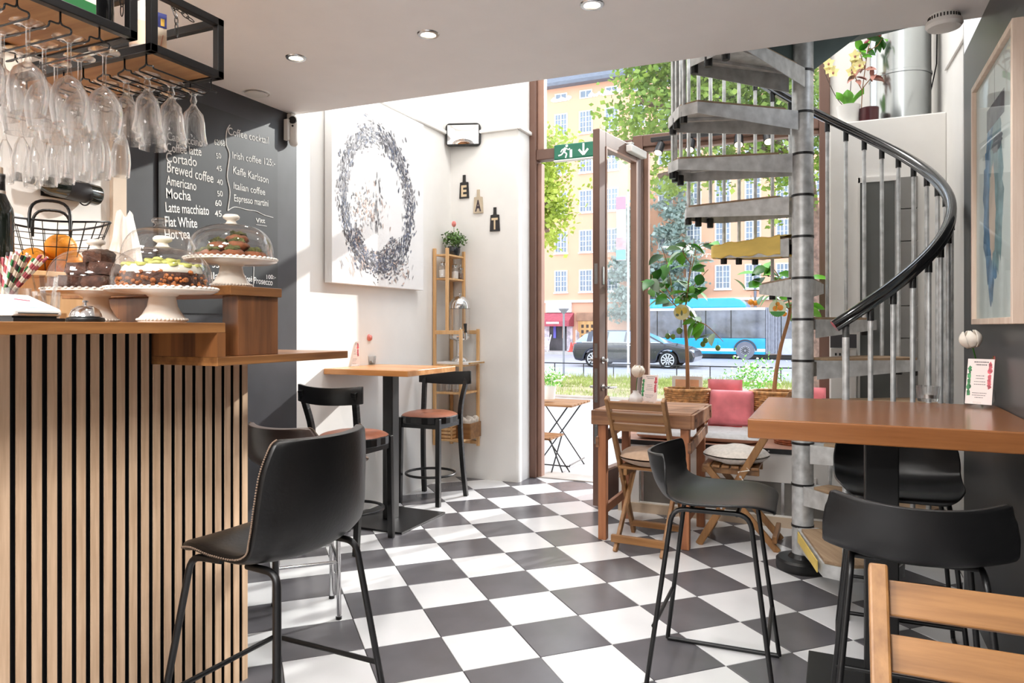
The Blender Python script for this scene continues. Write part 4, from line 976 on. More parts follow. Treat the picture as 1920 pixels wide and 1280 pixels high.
# ------------------------------------------------------------------ painting
PX_ = -2.805
pt = thing('painting', 'large white canvas painted with an oval of grey and blue strokes', 'painting', (-2.868, 4.08, 2.1))
MB().bx(.004, .06, 3.548-4.08, 4.62-4.08, 1.495-2.1, 2.735-2.1).build('canvas', mat('white_canvas', rgb(240, 239, 238), .7, var=.01, bump=.1, bscale=200), pt, bevel=.003)
rn = random.Random(11)
PM = [mat('grey_paint', rgb(140, 138, 142), .6, var=.2, scale=20), mat('slate_blue_paint', rgb(100, 106, 124), .6, var=.25, scale=20), mat('rust_paint', rgb(198, 172, 160), .6, var=.2, scale=20), mat('dark_paint', rgb(84, 82, 88), .6, var=.25, scale=20), mat('pale_grey_paint', rgb(210, 208, 210), .6, var=.1, scale=20)]
strokes = [MB() for _ in PM]; LP = V((-2.868, 4.08, 2.1)); lay = [0]
def stroke(u, v, ang, ln, wd, ci):
    # one dab of paint: a thin irregular sliver on the canvas
    lay[0] = (lay[0]+1) % 900; c = on_x(u, v, PX_)-LP; c.x = .0602+.000004*lay[0]; s = 5.0*1/FPX*.85; n = 5; P = []
    d = V((0, cos(ang), -sin(ang))); q = V((0, sin(ang), cos(ang))); cv = (rn.random()-.5)*.3
    for k in range(n): t = k/(n-1)-.5; P.append((t*ln, wd/2*(1-(2*t)**2)**.5*(.6+.8*rn.random())+cv*ln*(t*t)))
    for k in range(n-1, -1, -1): t = k/(n-1)-.5; P.append((t*ln, -wd/2*(1-(2*t)**2)**.5*(.6+.8*rn.random())+cv*ln*(t*t)))
    vs = [c+(d*a+q*b)*s for a, b in P]; strokes[ci].add(vs, [tuple(reversed(range(len(vs))))])
for k in range(2600):
    a = rn.random()*2*pi; rr = 1+rn.gauss(0, .085); low = sin(a) > 0
    u = 706+62*rr*cos(a)+10*(sin(a)); v = 378+(128 if not low else 122)*rr*sin(a)
    if low and rn.random() < .15: continue
    tg = atan2(125*cos(a), -62*sin(a)); ci = rn.choice([0, 0, 3, 1, 4, 0] if not low else [0, 1, 3, 3, 1, 4])
    stroke(u, v, tg+rn.gauss(0, .35), 4+rn.random()*12, 1.2+rn.random()*4.6, ci)
for k in range(800):       # beard and collar
    a = pi*.15+rn.random()*pi*.8; rr = .62+.4*rn.random(); u = 705+52*rr*cos(a); v = 418+86*rr*sin(a)
    stroke(u, v, rn.random()*3.1, 3+rn.random()*9, .8+rn.random()*3, rn.choice([0, 1, 3, 1, 4, 2]))
for k in range(240): stroke(690+rn.gauss(0, 16), 385+rn.gauss(0, 22), 1.5+rn.gauss(0, .4), 3+rn.random()*11, .8+rn.random()*3, rn.choice([2, 2, 0, 3, 4]))
for k in range(26): stroke(708+rn.gauss(0, 3), 372+rn.gauss(0, 28), 1.55+rn.gauss(0, .1), 10+rn.random()*18, 1+rn.random()*2.5, 3)
for k in range(90): stroke(745+rn.gauss(0, 14), 505+rn.gauss(0, 14), rn.random()*3.1, 4+rn.random()*12, 1+rn.random()*3, rn.choice([0, 4, 3, 2]))
for k in range(40): stroke(668+rn.gauss(0, 10), 495+rn.gauss(0, 10), 1.2+rn.gauss(0, .25), 8+rn.random()*14, 1+rn.random()*2, rn.choice([2, 4, 0]))
for m, mm, nm in zip(strokes, PM, ('grey', 'blue', 'rust', 'dark', 'pale')):
    o = m.build(nm+'_brush_strokes', mm, pt); o['kind'] = 'stuff'
# ------------------------------------------------------------------ security camera, mirror, letter boards
c = on_x(551, 246, -2.83)
t = thing('security_camera', 'white capsule security camera with black lens in ceiling corner', 'camera', c)
m = MB(); m.lathe([(0, -.085)]+[(.028*cos(a), -.06+.028*sin(a)) for a in [-pi/2+pi/2*i/6 for i in range(1, 7)]]+[(.028*cos(a), .06+.028*sin(a)) for a in [pi/2*i/6 for i in range(7)]], 24)
m.build('camera_body', PLASTW, t, smooth=60)
lc = V((.45, -.9, .05)).normalized()
MB().tube([V((0, 0, .055))+lc*.01, V((0, 0, .055))+lc*.032], .021, 20).build('lens', BLACKP, t, smooth=40)
MB().tube([V((0, 0, .022))+lc*.02, V((0, 0, .022))+lc*.030], .006, 10).build('sensor_dot', BLACKP, t, smooth=40)
MB().bx(-.035, 0, -.02, .02, -.02, .10).bx(-.03, .0, -.052, -.03, -.06, .06).build('mount', PLASTW, t, bevel=.004)
c = on_y(868, 252, 5.08)
t = thing('convex_mirror', 'rounded rectangular convex mirror in black frame on the far wall', 'mirror', c, R(20))
def rrect(w_, h_, r, n=6):
    out = []
    for cx, cy, a0 in ((w_/2-r, h_/2-r, 0), (-w_/2+r, h_/2-r, pi/2), (-w_/2+r, -h_/2+r, pi), (w_/2-r, -h_/2+r, 1.5*pi)):
        out += [(cx+r*cos(a0+pi/2*i/n), cy+r*sin(a0+pi/2*i/n)) for i in range(n+1)]
    return out
o1 = rrect(.285, .185, .035)
MB().prism(o1, lambda x, z: (x, .0, z), lambda x, z: (x, .03, z)).build('mirror_frame', BLACKP, t, bevel=.006)
m = MB(); m.grid(lambda u, v: V(((u-.5)*.252, -.002-.016*(1-(2*u-1)**2)*(1-(2*v-1)**2), (v-.5)*.152)), 16, 12); m.build('mirror_glass', mat('mirror_silver', (.92, .93, .95, 1), .02, 1, var=0), t, smooth=60)
MB().tube([(0, .03, 0), (0, .07, 0)], .02, 12).build('mirror_arm', BLACKP, t)
BB = mat('black_letter_board', rgb(46, 44, 44), .7, var=.12, scale=12); BT = mat('beige_letter_board', rgb(196, 180, 156), .7, var=.1, scale=12); LT = mat('cream_letter', rgb(214, 192, 158), .7, var=.1)
LD = mat('dark_letter', rgb(66, 54, 60), .7)
for ch, u, v, bm, lm, lab in (('E', 870.5, 350, BB, LT, 'black board sign with cream letter E on the far wall'), ('A', 897, 377.5, BT, LD, 'beige board sign with dark letter A on the far wall'), ('T', 928, 411, BB, LT, 'black board sign with cream letter T on the far wall')):
    c = on_y(u, v, 5.145); t = thing('letter_board', lab, 'sign', c, 0, 'EAT letter boards')
    w_, h_ = .088, .19
    out = [(-w_/2, -h_/2), (w_/2, -h_/2), (w_*.42, h_*.18), (.014, h_*.20), (.012, h_*.3), (.012, h_*.5), (-.012, h_*.5), (-.012, h_*.3), (-.014, h_*.20), (-w_*.42, h_*.18)]
    MB().prism(out, lambda x, z: (x, -.006, z), lambda x, z: (x, .004, z)).build('board', bm, t, bevel=.0015)
    fw = {'E': .05, 'A': .054, 'T': .056}[ch]
    lettering(ch, (c.x-fw/2, c.y-.0065, c.z-.078), (c.x+fw/2, c.y-.0065, c.z-.078), (0, -1, 0), lm, t, h=.125, bold=.03, name='letter')
# ------------------------------------------------------------------ ceiling fittings
WARM = mat('warm_lamp_glow', (1, .82, .6, 1), .5, emit=9)
for u, v, lab in ((555, 108, 'recessed ceiling spotlight nearest the hanging racks'), (803, 64, 'recessed ceiling spotlight in the middle of the ceiling'), (1110, 8, 'recessed ceiling spotlight cut by the photo top edge')):
    c = on_z(u, v, 2.45); t = thing('ceiling_spotlight', lab, 'spotlight', c, 0, 'recessed ceiling spotlights')
    MB().lathe([(.030, .001), (.032, -.006), (.044, -.005), (.047, 0)], 28).build('trim_ring', STEEL, t, smooth=50)
    MB().lathe([(.030, -.001), (.02, -.003), (0, -.004)], 24).build('lamp_face', WARM, t, smooth=50)
    l = bpy.data.lights.new('spot', 'SPOT'); l.energy = 20; l.spot_size = R(110); l.spot_blend = .6; l.color = (1, .96, .92); l.shadow_soft_size = .03
    o = bpy.data.objects.new('spot', l); COL.objects.link(o); o.location = (c.x, c.y, 2.435)
for x, y in ((-2.3, 1.5), (-1.5, 1.2), (-.8, 1.3), (0, 1.4), (0, 2.5)):     # added spots out of frame, without fittings, filling the room with light
    l = bpy.data.lights.new('spot', 'SPOT'); l.energy = 20; l.spot_size = R(120); l.spot_blend = .6; l.color = (1, .965, .93); l.shadow_soft_size = .03
    o = bpy.data.objects.new('spot', l); COL.objects.link(o); o.location = (x, y, 2.435)
c = on_z(480, 174, 2.45)
t = thing('ceiling_vent', 'white round vent disc in the ceiling above the blackboard', 'vent', c)
MB().lathe([(0, -.012), (.05, -.012), (.056, -.010), (.056, -.006)], 32).build('vent_disc', PLASTW, t, smooth=50); MB().lathe([(.064, 0), (.068, -.004), (.072, 0)], 32).build('vent_ring', PLASTW, t, smooth=50)
c = on_z(1770, 33, 2.44)
t = thing('smoke_detector', 'white round smoke detector on the ceiling above the stair', 'smoke detector', c)
MB().lathe([(.052, .012), (.054, -.012), (.062, -.014), (.066, -.03), (.058, -.042), (.03, -.047), (0, -.048)], 36).build('detector_body', PLASTW, t, smooth=40)
m = MB()
for i in range(30): a = 2*pi*i/30; m.bar((.0545*cos(a), .0545*sin(a), -.011), (.0545*cos(a), .0545*sin(a), .002), .004, .004)
m.build('detector_slots', BLACKM, t)
# track with spot heads above the window
trk = thing('track_light', 'black lighting track with small spot heads above the window', 'track light', (-.75, 5.30, 2.60))
MB().bx(-.50, .55, -.018, .018, .0, .03).build('track', BLACKM, trk, bevel=.002)
m = MB(); m.bx(-.45, -.43, 0, .10, .005, .025).bx(.45, .47, 0, .10, .005, .025).build('track_bracket', BLACKM, trk)
GLOW = mat('bulb_glow', (1, .80, .52, 1), .4, emit=2.5)
for k, x in enumerate((-.42, -.20, .13, .32)):
    h = MB(); d = V((.1*(k-1.5), -.5, -.8)).normalized(); p = V((x, -.02, -.03)); h.tube([p, p+d*.085], [.030, .034], 18).tube([(x, 0, .0), (x, -.01, -.03)], .008, 8)
    h = h.build('spot_head', BLACKM, trk, smooth=40)
    MB().tube([p+d*.083, p+d*.0865], .028, 16).build('bulb', GLOW, h)
# ------------------------------------------------------------------ framed print on the charcoal wall
fp = thing('framed_print', 'pale framed abstract print with blue strokes on the charcoal wall', 'picture', (.53, 3.015, 1.705))
FRW = wood('pale_frame_wood', rgb(214, 188, 168), rgb(236, 218, 202), 2, 6, .4)
Y0, Y1, Z0, Z1 = -.365, .365, -.472, .472
m = MB(); m.bx(-.032, 0, Y0, Y0+.022, Z0, Z1).bx(-.032, 0, Y1-.022, Y1, Z0, Z1).bx(-.032, 0, Y0+.022, Y1-.022, Z0, Z0+.022).bx(-.032, 0, Y0+.022, Y1-.022, Z1-.022, Z1); m.build('frame', FRW, fp, bevel=.002)
MB().bx(-.016, -.012, Y0+.02, Y1-.02, Z0+.02, Z1-.02).build('print', mat('print_paper', rgb(214, 222, 222), .5, var=.02), fp)
BL = mat('blue_ink', rgb(84, 124, 160), .6, var=.35, scale=14); GR = mat('grey_ink', rgb(92, 98, 108), .6, var=.3, scale=20); TEAL = mat('teal_ink', rgb(120, 150, 158), .6, var=.25, scale=16); SKIN = mat('beige_ink', rgb(206, 186, 172), .6, var=.1)
def ink(m, cy, cz, ly, lz, n, seed, amp=.3):
    rn2 = random.Random(seed); m.add([(-.0162-seed*.00004, cy+ly*cos(2*pi*i/n)*(1-amp/2+amp*rn2.random()), cz+lz*sin(2*pi*i/n)*(1-amp/2+amp*rn2.random())) for i in range(n)], [tuple(range(n))]); return m
ink(ink(MB(), .05, -.04, .15, .30, 40, 1), .05, -.30, .05, .10, 24, 2).build('blue_shape', BL, fp)
ink(ink(MB(), -.03, -.02, .12, .26, 40, 3), -.04, .19, .08, .06, 20, 4).build('teal_shape', TEAL, fp)
ink(MB(), .03, -.07, .055, .17, 30, 5).build('pale_shape', SKIN, fp)
m = MB(); m.bx(-.0168, -.0166, -.17, .13, .235, .315); ink(m, -.05, .16, .09, .03, 24, 6); m.bx(-.0168, -.0166, -.012, -.008, .315, .44); m.build('lampshade_shape', GR, fp)
MB().bx(-.020, -.018, Y0+.02, Y1-.02, Z0+.02, Z1-.02).build('glazing', PANE, fp)
# ------------------------------------------------------------------ corner shelf with its things
cs = thing('corner_shelf', 'narrow light pine corner shelf hung in the far wall corner', 'shelf', (-2.865, 5.145, .26))
def S(x0, x1, y0, y1, z0, z1): return MB().bx(x0+2.865, x1+2.865, y0-5.145, y1-5.145, z0-.26, z1-.26)
for x, y, a, b in ((-2.852, 4.86, .30, 1.835), (-2.74, 4.86, 1.19, 1.835), (-2.74, 5.13, 1.19, 1.83), (-2.852, 5.13, .27, 1.83), (-2.62, 4.86, .30, 1.205), (-2.61, 5.13, .27, 1.205)):
    S(x-.011, x+.011, y-.011, y+.011, a, b).build('post', PINE, cs, bevel=.002)
for z in (1.775, 1.59): S(-2.845, -2.735, 4.865, 5.13, z, z+.014).build('shelf_board', PINE, cs, bevel=.002)
m = S(-2.852, -2.62, 4.85, 4.87, 1.165, 1.195); m.bx(.125, .255, -.02, -.005, .905, .935).build('rail', PINE, cs, bevel=.002)
for z in (.915, .70, .335): S(-2.845, -2.61, 4.862, 5.13, z, z+.015).build('shelf_board', PINE, cs, bevel=.002)
S(-2.85, -2.62, 5.12, 5.14, .285, .31).build('rail', PINE, cs)
# tray, drink dispenser
t = thing('marble_tray', 'white marble tray with gold ends under the drink dispenser', 'tray', (-2.70, 4.99, .931))
MB().bx(-.14, .14, -.12, .13, 0, .02).build('tray_plate', mat('white_marble', rgb(238, 236, 234), .2, var=.03), t, bevel=.003)
MB().bx(.14, .155, -.12, .13, .004, .016).build('tray_handle', mat('gold_metal', rgb(202, 164, 110), .25, .9), t, bevel=.002)
t = thing('drink_dispenser', 'glass drink dispenser with chrome dome lid on marble tray', 'drink dispenser', (-2.70, 4.99, .952), R(-40))
MB().lathe([(0, 0), (.062, 0), (.062, .012), (.045, .03), (.03, .04), (.026, .15), (.035, .165), (.075, .175), (.08, .185), (.08, .2), (0, .2)], 32).build('pedestal', CHROME, t, smooth=50)
MB().lathe([(.074, .2), (.078, .22), (.08, .42), (.078, .42)], 36).build('glass_cylinder', GLASS, t, smooth=60)
MB().lathe([(.084, .415), (.084, .43)]+[(.083*cos(a), .43+.085*sin(a)) for a in [pi/2*i/10 for i in range(11)]], 36).build('dome_lid', CHROME, t, smooth=60)
MB().lathe([(.006, .512), (.006, .522), (.012, .528), (.012, .536), (0, .541)], 16).build('lid_knob', CHROME, t, smooth=60)
MB().lathe([(.02, .2), (.02, .415)], 16).build('ice_tube', GLASS, t, smooth=60)
MB().tube([(.078, 0, .215), (.125, 0, .215)], .009, 12).tube([(.122, 0, .225), (.122, 0, .17)], .011, 12).build('tap', CHROME, t, smooth=50)
MB().tube([(.122, 0, .225), (.122, 0, .245), (.115, 0, .295)], [.012, .009, .014], 12).build('tap_lever', BLACKP, t, smooth=50)
def jar(label, x, y, z, r, h, fill, lidm):
    t = thing('shaker_jar', label, 'jar', (x, y, z), 0, 'jars on the corner shelf')
    MB().lathe([(0, .001), (r, .001), (r*1.02, h*.1), (r, h*.75), (r*.8, h*.8)], 20).build('jar_glass', GLASS, t, smooth=60)
    MB().lathe([(0, .004), (r*.93, .004), (r*.93, h*.5), (0, h*.5)], 18).build('contents', fill, t, smooth=60)
    MB().lathe([(r*.86, h*.78), (r*.88, h*.92), (r*.5, h*.99), (.004, h), (.003, h*1.22), (0, h*1.22)], 18).build('metal_lid', lidm, t, smooth=50)
SUG = mat('white_sugar', rgb(238, 234, 228), .9); CIN = mat('brown_spice', rgb(120, 92, 70), .9)
jar('glass sugar jar with metal pourer on the corner shelf', -2.79, 4.88, 1.6045, .031, .125, SUG, STEEL)
jar('taller glass shaker behind front post on the corner shelf', -2.77, 5.04, 1.6045, .028, .12, SUG, STEEL)
jar('glass shaker of brown spice on the corner shelf edge', -2.755, 5.105, 1.6045, .022, .10, CIN, STEEL)
for k, (x, y) in enumerate([(-2.81, 4.90), (-2.75, 4.90), (-2.69, 4.90), (-2.81, 4.97), (-2.75, 4.97), (-2.66, 5.04), (-2.69, 4.97)]):
    t = thing('water_glass', 'clear water glass among rows of glasses on the corner shelf', 'glass', (x, y, .7155), 0, 'water glasses on the corner shelf'); tumbler(t, .024, .027, .095)
# slatted crate and napkin basket
t = thing('slatted_crate', 'small light slatted crate on the lowest corner shelf board', 'crate', (-2.77, 4.96, .3505))
for sx in (-1, 1):
    for sy in (-1, 1): MB().bx(sx*.055-.006, sx*.055+.006, sy*.075-.006, sy*.075+.006, 0, .15).build('corner_post', PINE, t)
for z in range(5):
    for s in (-1, 1):
        MB().bx(-.05, .05, s*.082-.004, s*.082+.004, .008+z*.029, .028+z*.029).build('slat', PINE, t); MB().bx(s*.062-.004, s*.062+.004, -.086, .086, .008+z*.029, .028+z*.029).build('slat', PINE, t)
MB().bx(-.05, .05, -.07, .07, 0, .006).build('base_board', PINE, t)
t = thing('napkin_box', 'oiled wooden box filled with white napkins on corner shelf', 'box', (-2.64, 5.03, .3505))
m = MB(); m.bx(-.06, .06, -.095, -.085, 0, .12).bx(-.06, .06, .085, .095, 0, .12).bx(.052, .062, -.085, .085, 0, .12).bx(-.062, -.052, -.085, .085, 0, .12).bx(-.06, .06, -.09, .09, 0, .008); m.build('box_body', ACACX, t, bevel=.002)
for k in range(6):
    n = MB(); n.grid(lambda u, v, k=k: V((-.045+.09*u, -.07+.028*k+.012*v, .02+.135*v+.012*sin(6*u+k*2))), 8, 5); o = n.build('napkin', FABW, None, smooth=60, solid=.006, loc=None); o.location = (-2.64, 5.03, .3505)
    tag(o, 'folded white napkin, '+['frontmost', 'second', 'third', 'fourth', 'fifth', 'rearmost'][k]+' in the wooden box on the corner shelf', 'napkin', 'napkins in the box')
# ------------------------------------------------------------------ table-top things
def menu_card(label, c, rz, w_=.078, h_=.155):
    t = thing('menu_card', label, 'menu card', c, rz, 'menu cards on the tables')
    tl = R(12)
    def q(x, z, o=0): return (x, z*sin(tl)-o*cos(tl), .012+z*cos(tl)+0)
    MB().prism([(-w_/2, 0), (w_/2, 0), (w_/2, h_), (-w_/2, h_)], lambda x, z: q(x, z, .0015), lambda x, z: q(x, z, 0)).build('card_sheet', mat('card_paper', rgb(240, 226, 222), .5, var=.03) if 'card_paper' not in bpy.data.materials else bpy.data.materials['card_paper'], t)
    G = bpy.data.materials.get('card_green') or mat('card_green', rgb(60, 140, 84), .5, var=.4, scale=60); RD = bpy.data.materials.get('card_red') or mat('card_red', rgb(196, 84, 96), .5, var=.4, scale=60); INK = bpy.data.materials.get('card_ink') or mat('card_ink', rgb(60, 56, 60), .6)
    for nm, mm, x, zs_ in (('green_print', G, -w_*.40, (.25, .38, .5, .62, .78)), ('red_print', RD, w_*.36, (.86, .74, .6, .5, .42))):
        m = MB(); r2 = random.Random(4)
        for z in zs_:
            n = 12; m.add([q(x+w_*.085*cos(2*pi*i/n)*(.6+.6*r2.random()), h_*z+h_*.085*sin(2*pi*i/n)*(.6+.6*r2.random()), .0018+.0001*z) for i in range(n)], [tuple(range(n))])
        m.build(nm, mm, t)
    m = MB()
    for k, (z, l) in enumerate(((.92, .5), (.86, .36), (.62, .3), (.56, .3), (.49, .42), (.43, .42), (.24, .5), (.19, .5), (.14, .3))):
        rr = random.Random(k); x = -w_*l/2
        while x < w_*l/2:
            d = w_*(.02+.05*rr.random()); m.add([q(x, h_*z, .0017), q(x+d, h_*z, .0017), q(x+d, h_*(z+(.022 if k < 2 else .013)), .0017), q(x, h_*(z+(.022 if k < 2 else .013)), .0017)], [(0, 1, 2, 3)]); x += d+w_*.015
    m.build('printed_lines', INK, t)
    MB().bx(-.03, .03, -.02, .03, 0, .006).bx(-.012, .012, -.018, -.012, .006, .022).build('clear_stand', GLASS, t)
    return t
def tealight(label, c, r=.041):
    t = thing('tealight_glass', label, 'candle holder', c, 0, 'tealight glasses')
    MB().lathe([(0, .0005), (r*.82, .0005), (r*.86, .004), (r, .058), (r*.93, .058), (r*.78, .012), (0, .012)], 32).build('holder_glass', GLASST, t, smooth=50)
    MB().lathe([(0, .0125), (.019, .0125), (.019, .026), (0, .026)], 20).build('tealight_cup', STEEL, t, smooth=40)
    MB().lathe([(.018, .0265), (0, .027)], 20).build('wax', mat('white_wax', rgb(244, 240, 232), .5) if 'white_wax' not in bpy.data.materials else bpy.data.materials['white_wax'], t)
def tulip(label, base, top, m, vase_r, vlabel, vm, head=.024, droop=None):
    b = V(base); tp = V(top)
    t = thing('vase', vlabel, 'vase', base, 0, 'small vases on the tables')
    MB().lathe([(0, .001), (vase_r*.7, .001), (vase_r, .025), (vase_r*.85, .05), (vase_r*.4, .07), (vase_r*.42, .082)], 24).build('vase_body', vm, t, smooth=60)
    f = thing('tulip', label, 'flower', base, 0, 'flowers in the vases')
    P = cat_spline([(0, 0, .01), (tp-b)*.5+V((0, 0, .03)), tp-b], 6); MB().tube(P, .0026, 6).build('stem', LEAF, f, smooth=60)
    d = droop.normalized() if droop else (P[-1]-P[-2]).normalized(); ax = d.cross(V((0, 0, 1)));
    ax = V((1, 0, 0)) if ax.length < .05 else ax.normalized(); bx_ = d.cross(ax)
    for k in range(6):
        pm = MB(); a0 = k*pi/3; cen = tp-b
        def pet(u, v):
            z = u; wv = (v-.5)*1.25*(1-.55*abs(2*u-.9)**2); r = head*(.25+1.0*sin(pi*min(1, .12+.72*z)))*(.9 if k % 2 else 1.0); a = a0+wv
            return cen+(ax*cos(a)+bx_*sin(a))*r+d*(head*2.1*z)
        pm.grid(pet, 8, 6); pm.build('petal', m, f, smooth=70, solid=.001)
    return f
TW = mat('white_petal', rgb(242, 234, 222), .6, var=.05, scale=20); TP = mat('pink_petal', rgb(226, 138, 130), .6, var=.12, scale=30); TR = mat('faded_red_petal', rgb(150, 76, 66), .6, var=.2, scale=30)
tealight('clear tealight glass on the orange-brown bar table', on_z(1740, 752, .9425))
menu_card('small upright menu card on the orange-brown bar table', on_z(1834, 764, .9425), R(-26), .082, .16)
vb = on_z(1842, 757, .9425); tulip('large cream tulip head leaning over the right menu card', vb, vb+V((-.03, .0, .205)), TW, .045, 'clear round vase behind the right menu card', GLASS, .030)
f2 = tulip('wilted red tulip drooping behind the right menu card', vb+V((.0, .012, 0)), vb+V((.035, .012, .172)), TR, .02, 'small clear tube vase in the shadow of the round vase', GLASS, .018, V((.7, 0, -.5)))
tealight('clear tealight glass on the light bar table', on_z(694, 683, .9675))
vl = on_z(672, 684, .9675); menu_card('menu card seen edge-on on the light bar table', on_z(664, 686, .9675), R(40), .07, .15)
tulip('pink tulip in a clear vase on the light bar table', vl, vl+V((.035, .05, .165)), TP, .03, 'clear vase on the light bar table', GLASS, .02)
tulip('faded white tulip behind the edge-on menu card', vl+V((-.045, .0, 0)), vl+V((-.06, -.03, .18)), TW, .018, 'thin clear vase by the edge-on menu card', GLASS, .022)
menu_card('menu card with green and red print on the rustic table', on_z(1216, 756, .7505), R(-8), .105, .165)
vs_ = on_z(1192, 757, .7505); tulip('round white flower in the white vase on the rustic table', vs_, vs_+V((.01, .0, .165)), TW, .045, 'white ceramic vase on the rustic table', mat('white_vase', rgb(240, 240, 240), .3), .034)
# thermostat plate on the bench side, power socket
t = thing('thermostat', 'white thermostat plate with black dial behind the stair post', 'thermostat', (-.135, 4.64, .27))
MB().bx(-.035, .035, 0, .012, -.05, .05).build('wall_plate', PLASTW, t, bevel=.003); MB().tube([(0, -.012, .012), (0, 0, .012)], .02, 18).build('dial', BLACKP, t, smooth=40)
# ------------------------------------------------------------------ plants
def leaf_mesh(name, m, l, w_, fold=.25, bend=.25):
    mb = MB()
    def f(u, v):
        s = (v-.5)*2; wv = w_/2*sin(pi*min(1, u**.8))**.8 if 0 < u < 1 else 0; return V((l*u, s*wv, -bend*l*u*u+fold*abs(s)*wv))
    mb.grid(f, 5, 2); return mb.mesh(name, m, 60)
LM = {'dark': leaf_mesh('leaf', LEAF, .075, .046), 'bright': leaf_mesh('leaf', LEAFL, .075, .044), 'pale': leaf_mesh('leaf', mat('grey_green_leaf', rgb(150, 172, 148), .5, var=.2, scale=9), .07, .044)}
def put_leaf(par, p, kind, s, rn, out=None):
    o = bpy.data.objects.new('leaf', LM[kind]); COL.objects.link(o); o.parent = par; o.location = p
    a = rn.random()*6.283 if out is None else atan2(out.y, out.x)+rn.gauss(0, .8)
    o.rotation_euler = (rn.gauss(0, .5), rn.gauss(.15, .5), a); o.scale = (s, s, s)
def basket(label, loc, rx, ry, h, m, flare=.85, name='plant_basket', fill=True):
    t = thing(name, label, 'basket', loc, 0, 'wicker baskets on the window bench')
    mb = MB(); NR = int(h/.014); NS = 44
    for i in range(NR):
        f = i/(NR-1); k = flare+(1-flare)*f; ph = i % 2*pi
        pts = [(rx*k*cos(2*pi*j/NS)*(1+.018*cos(NS/4*2*pi*j/NS*1+ph)), ry*k*sin(2*pi*j/NS)*(1+.018*cos(NS/4*2*pi*j/NS+ph)), .007+f*(h-.014)) for j in range(NS)]
        mb.tube(pts, .0075, 5, closed=True)
    o = mb.build('woven_wall', m, t, smooth=60)
    MB().tube([(rx*1.0*cos(2*pi*j/40), ry*1.0*sin(2*pi*j/40), h) for j in range(40)], .011, 7, closed=True).build('rim', m, t, smooth=60)
    if fill: MB().lathe([(0, h*.82), (1.0, h*.82)], 24).build('soil', SOIL, t).scale = (rx*.93, ry*.93, 1)
    return t
BZ = .4745
cl_ = at(1288, 750, 5.09); L1 = (cl_.x, cl_.y, BZ)
basket('shallow wide wicker basket potting the lemon tree', L1, .155, .13, .305, WICK)
def tree_plant(label, base, trunk, branches, leaves, fruits, fm, fl_label, seed, kinds, fs):
    t = thing('potted_tree', label, 'tree', base, 0, 'potted citrus trees'); rn = random.Random(seed); b = V(base)
    P = cat_spline([V(p)-b for p in trunk], 6); n = len(P); MB().tube(P, [.0155-.005*i/n for i in range(n)], 8).build('trunk', BARK, t, smooth=60)
    for br in branches:
        Q = cat_spline([V(p)-b for p in br], 5); k = len(Q); MB().tube(Q, [.005-.003*i/k for i in range(k)], 6).build('branch', BARK, t, smooth=60)
        for lv in range(leaves):
            q = Q[int((.25+.75*rn.random())*(k-1))]; d = V((rn.gauss(0, 1), rn.gauss(0, 1), rn.gauss(.3, .7))).normalized()
            put_leaf(t, q+d*.02, rn.choice(kinds), 1.25+.8*rn.random(), rn, d)
    for p, r in fruits:
        q = V(p)-b; m = MB(); m.ell((0, 0, 0), (r, r, r*(1.15 if fs == 'lemon' else .95)), 12, 8); o = m.build(fs, fm, t, smooth=60); o.location = q
        MB().tube([(0, 0, r*.9), (0, 0, r*2.2)], .0016, 5).build('fruit_stalk', LEAF, o)
    return t
D1 = L1
dl = 5.09
def lp(u, v, dd=0): return at(u, v, dl+dd)
GREENL = mat('green_lemon_skin', rgb(96, 124, 56), .45, var=.15, scale=12)
tree_plant('slim lemon tree with green lemons in shallow wicker basket', D1, [lp(1290, 745), lp(1289, 690), lp(1287, 640), lp(1283, 590)],
  [[lp(1283, 592), lp(1255, 560, -.05), lp(1228, 535, -.1), lp(1222, 515, -.1)], [lp(1283, 590), lp(1292, 550, .05), lp(1310, 525, .1), lp(1328, 505, .1)], [lp(1283, 588), lp(1290, 540), lp(1295, 490), lp(1302, 450)], [lp(1290, 530), lp(1300, 490, .1), lp(1310, 460, .12), lp(1338, 455, .1)],
   [lp(1262, 565), lp(1258, 530, .12), lp(1250, 490, .14), lp(1240, 462, .1)], [lp(1284, 592), lp(1300, 600, -.05), lp(1325, 610, -.1), lp(1356, 640, -.1)], [lp(1296, 495), lp(1280, 470, -.1), lp(1296, 455, -.1)], [lp(1262, 560), lp(1240, 530, .1), lp(1222, 540, .1)]],
  8, [(lp(1298, 588), .022), (lp(1296, 600, .03), .02), (lp(1310, 602), .022), (lp(1305, 611, -.03), .021), (lp(1274, 620), .022), (lp(1252, 630), .019), (lp(1262, 631), .018), (lp(1323, 638), .019), (lp(1318, 645), .019), (lp(1346, 652), .019), (lp(1286, 562), .018)], GREENL, 'lemon', 21, ['dark', 'bright', 'bright', 'dark', 'pale'], 'lemon')
tg = thing('plant_tag', 'round yellow printed tag hanging on the lemon tree', 'tag', lp(1278, 585, -.06), R(20))
MB().tube([(0, 0, 0), (0, .002, 0)], .055, 24).build('tag_disc', mat('pale_yellow_tag', rgb(232, 224, 170), .5), tg)
m = MB(); m.ell((-.02, -.001, .01), (.022, .002, .026), 12, 6).ell((.02, -.001, .012), (.02, .002, .024), 12, 6); m.build('lemon_print', mat('lemon_yellow', rgb(226, 200, 92), .5), tg)
m = MB(); m.ell((0, -.0015, -.005), (.008, .002, .02), 8, 6).ell((-.03, -.0015, -.02), (.012, .002, .01), 8, 6); m.build('leaf_print', mat('grey_leaf_print', rgb(110, 122, 96), .6), tg)
MB().tube([(0, 0, .055), (.01, 0, .12)], .0012, 5).build('tag_string', BARK, tg)
co_ = at(1452, 780, 4.95); L2 = (co_.x, co_.y, BZ)
